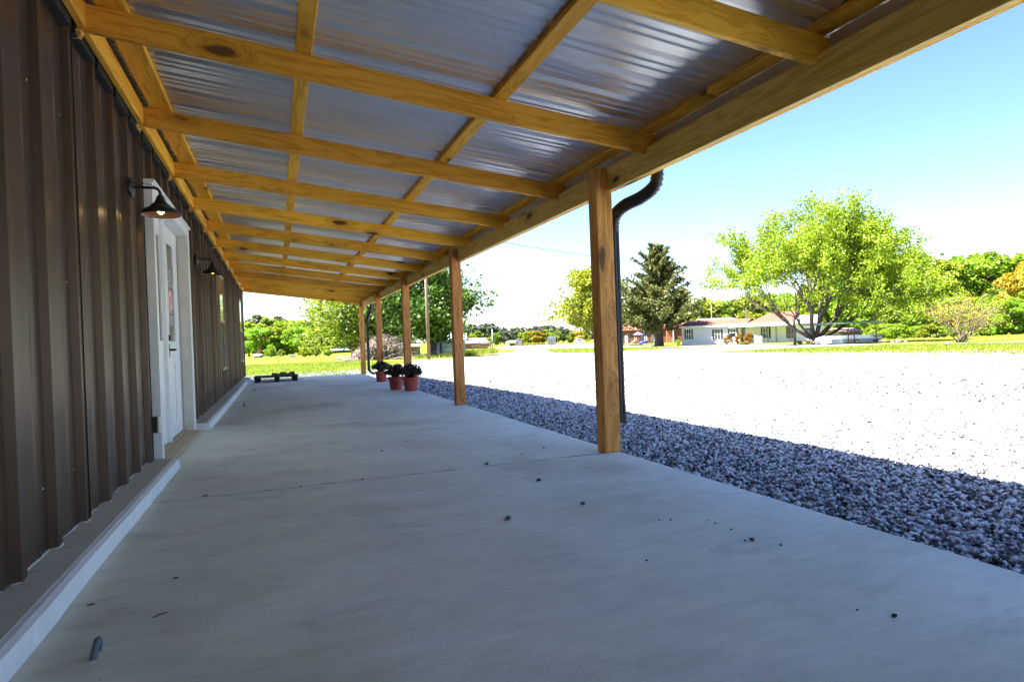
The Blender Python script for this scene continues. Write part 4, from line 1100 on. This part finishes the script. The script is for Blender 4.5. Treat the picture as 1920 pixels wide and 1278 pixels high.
# grey shed under the evergreen
e, M0, s = simple_house('block_shed', 838, 666.0, 66, 27, 12, 6, 'pale grey block shed with blank panel under the dark evergreen', 'greyside', 'greymetal', .05)
put(e, M0, 'corner_board', MB().box((-24*s, -.12, 0), (-18*s, -.01, 26*s)), 'whitemetal')
f = put(e, M0, 'blind_window', MB().box((-4*s, -.04, 11*s), (16*s, .01, 24*s)), 'greyside'); put(f, M0, 'ledge', MB().box((-5*s, -.10, 10*s), (17*s, -.01, 11*s)), 'whitemetal')
put(e, M0, 'doorway', MB().box((-12*s, -.05, 0), (-9*s, .02, 24*s)), 'dark')
simple_house('wooden_hut', 778, 664, 17, 14, 4, 3, 'small brown hut behind the tree trunk beside the pole', 'pole', 'tanroof', .1)
simple_house('far_house', 893, 653.5, 46, 10, 9, 9, 'low house with pale grey roof behind the timber frame', 'brickorange', 'greymetal', .25, [(-8, -4, 3, 7)])
simple_house('far_house', 958, 648.5, 19, 6.2, 3.4, 9, 'small low white building with tan roof left of the piered sign', 'whitemetal', 'tanroof', -.2, [], [(-2, 7, 0, 4.6, 'dark')])
simple_house('long_shed', 638, 661.5, 38, 5, 3.5, 9, 'long low shed with bright white metal roof beyond the meadow', 'shut', 'whitemetal', .05)
simple_house('far_house', 481, 671, 9, 4, 2, 2, 'small pale building low at the corner of the brown wall', 'cream', 'whitemetal', 0)
# brick building behind the play equipment
e, M0, s = simple_house('brick_building', 1235, 642.5, 150, 25, 12, 12, 'red brick building with orange end behind the play equipment', 'brickred', 'shingle', -.1, [(-60, -54, 8, 18), (-30, -24, 8, 18), (46, 52, 8, 18), (60, 66, 8, 18)])
put(e, M0, 'porch_pier', MB().box((14*s, -1.2, 0), (24*s, -.1, 27*s)), 'brickorange'); put(e, M0, 'white_post', MB().box((25*s, -1.5, 0), (26.3*s, -1.2, 25*s)), 'whitemetal')
put(e, M0, 'porch_cap', MB().prism([(12*s, 27*s), (27*s, 25*s), (20*s, 32*s)], 1, -1.6, -.1), 'brickorange')
simple_house('far_house', 1368, 642, 62, 36, 10, 10, 'grey roofed house showing above the white house roof', 'cream', 'greymetal', .08)

# white house with the brown roof
class Front:
    def __init__(s, A, B): s.A, s.B = A, B; s.x = Vector((B.x-A.x, B.y-A.y, 0)); s.L = s.x.length; s.x.normalize(); s.n = Vector((s.x.y, -s.x.x, 0)); s.z = min(A.z, B.z)
    def uz(s, px, py, off=0.0):
        d = ray(px, py); O = Vector((0, 0, EYE)); A = s.A+s.n*off
        t = (A-O).dot(s.n)/d.dot(s.n); p = O+d*t
        return (p-s.A).dot(s.x), p.z-s.z
    def M(s): y = -s.n; return Matrix(((s.x.x, y.x, 0, s.A.x), (s.x.y, y.y, 0, s.A.y), (0, 0, 1, s.z), (0, 0, 0, 1)))
A_, B_ = atd(1278, 86), atd(1500, 78)
FR = Front(A_, B_); HM = FR.M()
hs = bpy.data.objects.new('white_house', None); COL.objects.link(hs); hs.matrix_basis = HM; tag(hs, 'long low white house with brown roof, black shutters and porch', 'house')
def hput(name, mb, mat, par=None): return link(name, mb.mesh(name), MT[mat], par or hs, HM)
u0, zE = FR.uz(1278, 613); u1, _ = FR.uz(1530, 640); uS, _ = FR.uz(1397, 605); uB, _ = FR.uz(1456, 640)
EV = 2.45
_, zr1 = FR.uz(1400, 600); _, zr2 = FR.uz(1450, 588.5)
hput('wall', MB().box((u0, 0, -.7), (uS, 7.5, EV)).box((uS, 0.0, -.7), (u1, 8.0, EV)), 'housewhite')
R1, R2 = EV+.75, EV+1.5; uM, _ = FR.uz(1490, 600)
hput('roof', MB().prism([(-.35, EV), (3.7, R1), (7.9, EV), (7.9, EV+.1), (3.7, R1+.14), (-.35, EV+.1)], 0, u0-.3, uS+.1), 'shingle')
rr = MB(); uR0, uR1 = uS+2.4, uM-.3
rr.add([(uS-.2, -.35, EV), (uM, -.35, EV), (uM, 8.3, EV), (uS-.2, 8.3, EV), (uR0, 4, R2), (uR1, 4, R2)], [(0, 1, 5, 4), (1, 2, 5), (2, 3, 4, 5), (3, 0, 4), (0, 3, 2, 1)]); hput('roof', rr, 'shingle')
hput('fascia', MB().box((u0-.3, -.40, EV-.1), (u1+.32, -.352, EV+.12)), 'whitemetal')
hput('corner_board', MB().box((uB-.06, -.03, 0), (uB+.06, -.002, EV-.12)), 'cream')
for j in range(11): hput('siding_course', MB().box((u0+.01, -.012, .16+j*.2), (u1-.01, -.001, .175+j*.2)), 'housewhite')
for (xa, xb, ya, yb, sh) in ((1287, 1295.5, 618, 635.5, 1), (1339.5, 1350.5, 618, 635, 1), (1369, 1379.5, 617, 629.5, 1), (1430.5, 1440.5, 614, 633.5, 1), (1475, 1486, 613, 633, 0), (1511, 1524, 616, 632, 0)):
    a, zt = FR.uz(xa, ya); b, _ = FR.uz(xb, ya); _, zb = FR.uz(xa, yb)
    zt = min(zt, EV-.2)
    w = hput('window', MB().box((a-.05, -.06, zb-.05), (b+.05, .03, zt+.05)), 'whitemetal' if sh else 'shut')
    for za, zc in ((zb, (zb+zt)/2-.03), ((zb+zt)/2+.03, zt)):
        for q in range(2): hput('pane', MB().box((a+(b-a)*q/2+.03, -.08, za), (a+(b-a)*(q+1)/2-.03, -.065, zc)), 'glass', w)
    if sh:
        sw = (b-a)*.30
        for c in (a-sw-.06, b+.06): hput('shutter', MB().box((c, -.07, zb-.05), (c+sw, -.013, zt+.05)), 'shut', w)
a, zt = FR.uz(1389, 615); b, _ = FR.uz(1397, 615)
d = hput('door', MB().box((a, -.05, .25), (b, .02, 2.15)), 'cream'); hput('door_glass', MB().box((a+.12, -.07, 1.0), (b-.12, -.055, 2.0)), 'glass', d)
# porch awning, posts, steps and rail
ua, _ = FR.uz(1366, 612, 2.6); ub, _ = FR.uz(1492, 606, 2.6)
hput('awning', MB().prism([(-.33, EV+.03), (-.33, EV+.13), (-2.6, EV-.12), (-2.6, EV-.26)], 0, ua, ub), 'whitemetal')
for px in (1383.5, 1397, 1430, 1440, 1483):
    u, _ = FR.uz(px, 640, 2.5); hput('porch_post', MB().box((u-.05, -2.52, -.3), (u+.05, -2.42, EV-.2)), 'shut')
us, _ = FR.uz(1415, 640, 2.5); ue, _ = FR.uz(1429, 640, 2.5)
rl = MB(); rl.tube([(us, -2.5, 1.05), (ue, -2.9, .75)], .05, 6); rl.box((ue-.08, -3.0, -.3), (ue+.08, -2.84, .95))
for q in range(6): x = us+(ue-us)*q/6; rl.box((x-.02, -2.5-.4*q/6-.02, 0), (x+.02, -2.5-.4*q/6+.02, 1.02-.3*q/6))
hput('railing', rl, 'whitemetal')
hput('metal_roof', MB().prism([(-.36, EV), (4, R1+.1), (8.3, EV), (8.3, EV+.1), (4, R1+.22), (-.36, EV+.1)], 0, uM+.01, u1+.3), 'greymetal')

# hedges and shrubs round the house
def bush(px, py, wpx, hpx, leaf, label, name='shrub', group=None, idx=7):
    p = ground(px, py); D = depth(p); w_, c_ = variant(GALL[idx], idx, leaf); H0, R0 = ((3, 1.9), (2.2, 1.6))[idx-6]
    t = thing(name, p, label, 'shrub', group)
    link('foliage', c_, None, t, Matrix.Translation(p) @ Matrix.Rotation(RNG.uniform(0, 6), 4, 'Z') @ Matrix.Diagonal((wpx*D/F_PX/2/R0/1.1, wpx*D/F_PX/2/R0/1.1, hpx*D/F_PX/H0/.98, 1)))
bush(1366, 646.3, 19, 17.5, 'hedge', 'orange leafed shrub beside the mailbox, left of three', 'orange_shrub', 'orange shrubs before the porch')
bush(1387, 645.6, 19, 18.5, 'hedge', 'orange leafed shrub, middle of three before the porch', 'orange_shrub', 'orange shrubs before the porch')
bush(1405, 645.3, 21, 19, 'hedge', 'orange leafed shrub beside the white railing, right of three', 'orange_shrub', 'orange shrubs before the porch')
bush(1271, 646.5, 12, 9, 'mid', 'small green shrub at the left corner of the white house', 'green_shrub')
bush(1287, 646.6, 19, 10, 'mid', 'rounded green shrub under the left window of the white house', 'green_shrub')
bush(1395, 646.8, 24, 5, 'green', 'low green ground shrub in front of the orange shrubs', 'green_shrub')
bush(1499, 645.5, 14, 6, 'gold', 'low yellow shrub just right of the wooden pole', 'yellow_shrub')
bush(1518, 645, 16, 6.5, 'gold', 'low yellow shrub left of the log rail', 'yellow_shrub')
bush(1247, 641.5, 16, 8, 'gold', 'yellow clipped shrub before the brick building', 'yellow_shrub')
# mailbox
e, M0, s = group_thing('mailbox', 1373, 646.8, 'black mailbox on a short brown post before the orange shrubs', 'mailbox')
put(e, M0, 'post', MB().box((-.9*s, -.05, -.2), (.9*s, .07, 17*s)), 'greywood')
put(e, M0, 'box', MB().prism([(-5.4*s, 16*s), (5.4*s, 16*s), (5.4*s, 20*s), (4*s, 22*s), (-4*s, 22*s), (-5.4*s, 20*s)], 1, -.25, .2), 'shut')
put(e, M0, 'flag', MB().box((5.5*s, -.1, 18*s), (6.3*s, -.07, 22*s)), 'rustred')

# log rail under the maple
e, M0, s = group_thing('log_rail', 1552, 645.6, 'grey log rail on short posts under the large maple', 'log rail')
put(e, M0, 'log', MB().tube([(-27*s, 0, 5.5*s), (0, .1, 4.8*s), (27*s, 0, 4.8*s)], [2.3*s, 2.1*s, 2.2*s], 9), 'log')
for x in (-27, 26): put(e, M0, 'post', MB().tube([(x*s, .3, -.3), (x*s, .3, 10*s)], 1.5*s, 8), 'log')
# carport, camper, boat and sheds right of the maple
e, M0, s = group_thing('carport', 1596, 644, 'open green roofed carport on thin dark posts right of the maple', 'carport')
put(e, M0, 'roof', MB().box((-46*s, -1.5, 37*s), (40*s, 4, 40.5*s)), 'greenmetal')
for x in (-20, -9, 31): put(e, M0, 'post', MB().tube([(x*s, -1.2, -.3), (x*s, -1.2, 37*s)], .9*s, 6), 'rustred')
e, M0, s = group_thing('camper_trailer', 1603, 644.3, 'long low white camper trailer parked under the carport', 'trailer')
put(e, M0, 'body', MB().prism([(-46*s, 2*s), (38*s, 2*s), (38*s, 12*s), (30*s, 16*s), (-26*s, 16.5*s), (-44*s, 12*s)], 1, .3, 2.6), 'whitemetal')
put(e, M0, 'lower_panel', MB().box((-40*s, .27, 2.2*s), (37.5*s, .299, 9.5*s)), 'greyside')
put(e, M0, 'window', MB().box((2*s, .23, 3*s), (10*s, .265, 8.5*s)), 'glass')
for x in (-18, -10): put(e, M0, 'wheel', MB().tube([(x*s, .28, 2.2*s), (x*s, .6, 2.2*s)], 2.4*s, 12), 'tyre')
simple_house('tan_shed', 1594, 641.5, 30, 19, 5, 5, 'small tan shed with flat gabled roof behind the camper', 'tanp', 'tanroof', -.2)
e, M0, s = group_thing('boat', 1644, 641, 'white boat with red trim on blocks beyond the camper', 'boat')
put(e, M0, 'hull', MB().prism([(-10*s, 11*s), (13*s, 11*s), (9*s, 6*s), (-8*s, 6*s)], 1, 0, 1.6), 'whitemetal')
put(e, M0, 'trim', MB().box((-10*s, -.03, 11.01*s), (13*s, 1.62, 11.8*s)), 'rustred')
put(e, M0, 'cover', MB().prism([(-9*s, 11.85*s), (11*s, 11.85*s), (6*s, 14*s), (-5*s, 14*s)], 1, .1, 1.5), 'whitemetal')
put(e, M0, 'stand', MB().box((-4*s, .2, -.2), (-2*s, 1.3, 6*s)).box((4*s, .2, -.2), (6*s, 1.3, 6*s)), 'stone')
R = random.Random(17)
for i, (px, w, m, lb) in enumerate([(1652, 9, 'stone', 'brown field stone nearest the white boat'), (1660, 7, 'pebble', 'dark boulder right of the brown stone by the boat'), (1673, 5, 'whitemetal', 'white stone in the row right of the boat'), (1685, 10, 'stone', 'largest grey brown boulder of the row on the roadside'), (1698, 7, 'stone', 'rounded tan boulder at the right end of the roadside row'), (1641, 8, 'stone', 'grey boulder under the white boat')]):
    p = ground(px, 642.6); r = w*depth(p)/F_PX/2; tag(link('boulder', rock(r, i+50, .8), MT[m], None, Matrix.Translation(p-Vector((0, 0, r*.2)))), lb, 'boulder')

# play equipment
e, M0, s = group_thing('play_tower', 1219, 648.6, 'play tower with blue peaked roof, blue tube and green curved slide', 'play tower')
for x in (-6, 6.5):
    for y in (0, 1.3): put(e, M0, 'post', MB().tube([(x*s, y, -.2), (x*s, y, 22.5*s)], .5*s, 6), 'whitemetal')
rfm = MB(); rfm.add([(-8.5*s, -.5, 22.5*s), (8*s, -.5, 22.5*s), (8*s, 1.9, 22.5*s), (-8.5*s, 1.9, 22.5*s), (-.3*s, .7, 29.5*s)], [(0, 1, 4), (1, 2, 4), (2, 3, 4), (3, 0, 4), (3, 2, 1, 0)]); put(e, M0, 'roof', rfm, 'blue')
put(e, M0, 'deck', MB().box((-6.5*s, 0, 8*s), (7*s, 1.3, 9*s)), 'tanp'); put(e, M0, 'panel', MB().box((-5*s, -.05, 9.2*s), (0, -.01, 14*s)), 'tanp'); put(e, M0, 'side_wall', MB().box((4*s, -.05, 9.2*s), (7*s, -.01, 21*s)), 'whitemetal')
put(e, M0, 'tube', MB().tube([(-21*s, -.2, 4.5*s), (-17*s, -.2, 7*s), (-11*s, -.2, 8*s), (-4*s, -.2, 8*s)], 2.6*s, 12), 'blue')
sp = [(5*s+4.6*s*math.cos(q/10*3.6-.6)*(1 if q < 9 else .9), -.4-.02*q, (11-10*q/10)*s) for q in range(11)]
put(e, M0, 'curved_slide', MB().tube([(4*s, -.2, 11.5*s), (8*s, -.4, 10.5*s), (9.6*s, -.6, 7*s), (8*s, -.8, 3.5*s), (3*s, -.9, 1.2*s), (-1*s, -.9, .6*s)], 1.1*s, 8), 'green')
e, M0, s = group_thing('play_tower', 1198, 648.8, 'play tower with lavender peaked roof and straight slide', 'play tower')
for x in (-4.5, 5):
    for y in (0, 1.2): put(e, M0, 'post', MB().tube([(x*s, y, -.2), (x*s, y, 21.5*s)], .5*s, 6), 'tanp')
rfm = MB(); rfm.add([(-7*s, -.4, 21.5*s), (7.5*s, -.4, 21.5*s), (7.5*s, 1.7, 21.5*s), (-7*s, 1.7, 21.5*s), (.3*s, .6, 27.5*s)], [(0, 1, 4), (1, 2, 4), (2, 3, 4), (3, 0, 4), (3, 2, 1, 0)]); put(e, M0, 'roof', rfm, 'lav')
put(e, M0, 'deck', MB().box((-5*s, 0, 10*s), (5.5*s, 1.2, 11*s)), 'tanp'); put(e, M0, 'panel', MB().box((1*s, -.05, 11.2*s), (7*s, -.01, 17*s)), 'lav')
put(e, M0, 'slide', MB().prism([(-4.5*s, 11*s), (-21*s, 1*s), (-21*s, 2.5*s), (-4.5*s, 12.6*s)], 1, -.1, .7), 'tanp')
put(e, M0, 'climbing_wall', MB().box((-24*s, .3, 0), (-19*s, .8, 21*s)), 'greyside')

# fence stakes and small things in the left meadow
for px, py, lean, lb in ((524.5, 681.5, -.30, 'thin dark leaning fence stake in the meadow, left of two'), (602.5, 676.5, -.30, 'thin dark leaning fence stake in the meadow, right of two')):
    p = ground(px, py); D = depth(p); x = Vector((CR.x, CR.y, 0)).normalized(); H = 27*D/F_PX
    tag(link('fence_stake', MB().tube([p-Vector((0, 0, .2)), p+x*lean*H*.9+Vector((0, 0, H))], [.03, .022], 6).mesh('stake'), MT['steel']), lb, 'fence stake')
e, M0, s = group_thing('parked_van', 549, 671, 'small white vehicle at the far side of the meadow', 'van', .3)
put(e, M0, 'body', MB().prism([(-5.5*s, 1*s), (5.5*s, 1*s), (5.5*s, 3.4*s), (3.5*s, 5.6*s), (-3.5*s, 5.8*s), (-5.5*s, 3.2*s)], 1, 0, 1.8), 'carwhite')
for x in (-3.2, 3.2): put(e, M0, 'wheel', MB().tube([(x*s, -.02, 1.1*s), (x*s, .3, 1.1*s)], 1.1*s, 10), 'tyre')
put(e, M0, 'window', MB().box((-2.6*s, -.03, 3.4*s), (3*s, -.005, 5.0*s)), 'glass')

# ------------------------------------------------------------------ woods
# far left, behind the meadow
plant(6, 'red', 487, 150, 655.5, 'dark red leafed shrub at the edge of the meadow', name='red_shrub')
plant(6, 'green', 508, 142, 646.5, 'bright round green shrub beside the red shrub in the meadow', name='green_shrub', wide=.85)
plant(6, 'yellow', 527, 150, 655, 'small yellow green shrub right of the round green shrub', name='green_shrub', wide=.8)
plant(6, 'yellow', 573, 120, 641, 'pale yellow green bush with a light top beside the meadow fence', name='pale_bush', wide=.75)
plant(6, 'green', 590, 126, 640, 'mid green bush right of the pale yellow one', name='green_bush', wide=.7)
plant(6, 'yellow', 613, 118, 650, 'light green bush left of the long white roofed shed', name='pale_bush', wide=.9)
WL = 'leafy spring tree in the wood behind the left meadow'
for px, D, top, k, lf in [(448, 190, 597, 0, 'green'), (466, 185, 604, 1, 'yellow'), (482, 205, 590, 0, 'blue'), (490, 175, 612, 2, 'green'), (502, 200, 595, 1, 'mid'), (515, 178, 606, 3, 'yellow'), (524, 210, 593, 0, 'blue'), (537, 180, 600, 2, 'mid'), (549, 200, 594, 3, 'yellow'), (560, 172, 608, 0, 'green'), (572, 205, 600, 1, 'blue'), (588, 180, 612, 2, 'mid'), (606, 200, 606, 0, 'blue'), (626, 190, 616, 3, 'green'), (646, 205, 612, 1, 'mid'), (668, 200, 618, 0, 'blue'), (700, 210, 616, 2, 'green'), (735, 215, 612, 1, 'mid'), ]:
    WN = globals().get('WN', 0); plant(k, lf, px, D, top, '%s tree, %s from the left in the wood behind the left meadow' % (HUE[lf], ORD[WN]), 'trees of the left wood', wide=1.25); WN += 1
# centre distance: pines and spring trees beyond the road
for i, px in enumerate(range(868, 1075, 9)):
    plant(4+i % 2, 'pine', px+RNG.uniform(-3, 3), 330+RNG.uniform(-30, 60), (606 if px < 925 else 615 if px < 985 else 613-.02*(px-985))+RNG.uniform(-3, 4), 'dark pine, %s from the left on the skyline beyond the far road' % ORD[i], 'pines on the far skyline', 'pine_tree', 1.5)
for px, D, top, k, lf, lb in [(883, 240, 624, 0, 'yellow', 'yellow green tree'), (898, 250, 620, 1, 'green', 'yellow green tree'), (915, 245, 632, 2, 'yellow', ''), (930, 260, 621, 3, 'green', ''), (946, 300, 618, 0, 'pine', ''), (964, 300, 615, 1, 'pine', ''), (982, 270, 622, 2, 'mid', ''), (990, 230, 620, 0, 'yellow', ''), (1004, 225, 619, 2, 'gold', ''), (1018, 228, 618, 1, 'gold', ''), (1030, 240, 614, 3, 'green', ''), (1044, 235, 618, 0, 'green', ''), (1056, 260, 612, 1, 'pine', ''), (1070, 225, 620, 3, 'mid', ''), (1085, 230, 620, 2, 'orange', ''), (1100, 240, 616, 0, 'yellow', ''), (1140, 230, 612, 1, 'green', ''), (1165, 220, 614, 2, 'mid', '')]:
    CN = globals().get('CN', 0); plant(k, lf, px, D, top, '%s broad tree, %s from the left before the distant pines' % (HUE[lf], ORD[CN]), 'spring trees before the far pines', wide=1.2); CN += 1
# behind the houses
for px, D, top, k, lf in [(1180, 150, 600, 0, 'yellow'), (1205, 160, 596, 1, 'mid'), (1255, 165, 590, 2, 'green'), (1290, 160, 580, 3, 'mid'), (1312, 150, 561, 1, 'green'), (1328, 160, 563, 0, 'yellow'), (1345, 150, 560, 2, 'yellow'), (1362, 160, 557, 3, 'mid'), (1378, 145, 560, 1, 'green'), (1396, 150, 556, 0, 'yellow'), (1415, 140, 553, 2, 'mid'), (1432, 150, 552, 1, 'green'), (1452, 140, 550, 0, 'green'), (1472, 135, 548, 3, 'mid'), (1492, 130, 545, 2, 'green'), (1515, 125, 535, 0, 'mid'), (1540, 120, 530, 1, 'green')]:
    HN = globals().get('HN', 0); plant(k, lf, px, D, top, '%s tree, %s from the left in the wood behind the houses' % (HUE[lf], ORD[HN]), 'trees behind the white house', wide=1.15); HN += 1
# right-hand wood climbing to the skyline
for px, D, top, k, lf in [(1565, 112, 520, 2, 'green'), (1590, 118, 505, 0, 'mid'), (1612, 108, 492, 1, 'green'), (1636, 115, 484, 0, 'green'), (1660, 105, 488, 2, 'yellow'), (1682, 112, 480, 1, 'green'), (1705, 100, 486, 3, 'green'), (1726, 112, 492, 0, 'mid'), (1750, 118, 487, 2, 'green'), (1772, 112, 486, 1, 'mid'), (1795, 120, 485, 0, 'yellow'), (1818, 114, 480, 2, 'green'), (1838, 122, 474, 1, 'mid'), (1862, 116, 473, 0, 'green'), (1884, 124, 476, 3, 'green'), (1905, 118, 472, 2, 'mid'), (1928, 112, 474, 1, 'green'), (1955, 118, 470, 0, 'green'), (1990, 115, 474, 2, 'mid'), (2030, 110, 474, 1, 'green')]:
    TN = globals().get('TN', 0); plant(k, lf, px, D, top, 'tall %s tree, %s from the left on the right hand skyline' % (HUE[lf], ORD[TN]), 'tall trees of the right hand wood', wide=1.0); TN += 1
for px, D, top, k, lf in [(1640, 86, 560, 2, 'green'), (1664, 80, 548, 0, 'mid'), (1690, 84, 555, 3, 'green'), (1714, 78, 565, 2, 'green'), (1738, 84, 556, 0, 'yellow'), (1762, 88, 560, 1, 'green'), (1790, 92, 552, 2, 'mid'), (1820, 88, 548, 3, 'yellow'), (1850, 84, 552, 0, 'green'), (1872, 72, 562, 2, 'green'), (1898, 68, 556, 0, 'green'), (1925, 70, 545, 1, 'green'), (1960, 70, 550, 2, 'green'), (2000, 72, 545, 0, 'green')]:
    FN = globals().get('FN', 0); plant(k, lf, px, D, top, 'lower %s tree, %s from the left along the front of the right hand wood' % (HUE[lf], ORD[FN]), 'front trees of the right hand wood', wide=1.15); FN += 1
plant(2, 'orange', 1905, 96, 508, 'orange leafed tree standing out of the right hand wood', name='orange_tree', wide=.8)
plant(1, 'orange', 1925, 100, 490, 'dull orange tree at the right edge above the wood', name='orange_tree', wide=.7)
# undergrowth along the road
for i, px in enumerate(range(1640, 1990, 15)):
    plant(6+i % 2, ['green', 'mid', 'green'][i % 3], px, 66+RNG.uniform(-4, 8), 617+RNG.uniform(-9, 6)-(px-1640)*.012, '%s undergrowth bush, %s from the left at the foot of the right hand wood' % (HUE[['green', 'mid', 'green'][i % 3]], ORD[i]), 'undergrowth of the right hand wood', 'undergrowth_bush', 1.3)
# bare thicket
g = nprng(201); mb = MB(); tips = []
for i in range(22):
    a = math.radians(g.uniform(-58, 58)); d = (view*math.sin(a)+Vector((0, 0, 1))*math.cos(a)+fwdh*g.uniform(-.4, .4)).normalized()
    grow(mb, g, view*g.uniform(-.4, .4), d, g.uniform(1.9, 2.6), .055, 0, 2, tips, .4, [4, 4], .1, 5, .12, .5, 4)
pt = ground(1802, 641.5)
t = thing('bare_shrub', pt, 'leafless brown many stemmed shrub before the right hand wood', 'shrub')
link('stems', mb.mesh('stems'), MT['barkpale'], t, Matrix.Translation(pt) @ Matrix.Scale(depth(pt)*95/F_PX/4.9, 4))
link('buds', leaves(cloud(tips, 1500, .22, 202), .10, 203), LEAF['orange'], t, Matrix.Translation(pt) @ Matrix.Scale(depth(pt)*95/F_PX/4.9, 4))
# the mass of wood farther off
def far_wood(px0, px1, D, top, n, seed, leaf, label):
    g = nprng(seed); C = []
    for i in range(n):
        px = g.uniform(px0, px1); p = atd(px, D+g.uniform(-12, 25)); hor = 651.05-.03805*(px-519.5)
        h = EYE+(hor-top-6*math.sin(px*.06)-g.uniform(0, 6))*D/F_PX-p.z
        C.append((p.x+g.normal(0, 2), p.y+g.normal(0, 2), p.z+h*g.random()**.6))
    o = link('distant_wood', leaves(np.array(C), D*.0065, seed+1, 1.3), LEAF[leaf]); o['kind'] = 'stuff'; o['label'] = label
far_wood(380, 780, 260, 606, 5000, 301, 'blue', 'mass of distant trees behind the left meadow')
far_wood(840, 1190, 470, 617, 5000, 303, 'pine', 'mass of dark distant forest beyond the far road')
far_wood(1160, 1560, 200, 572, 6000, 305, 'mid', 'mass of trees behind the houses')
far_wood(1540, 2150, 140, 492, 12000, 307, 'mid', 'mass of trees deep in the right hand wood')
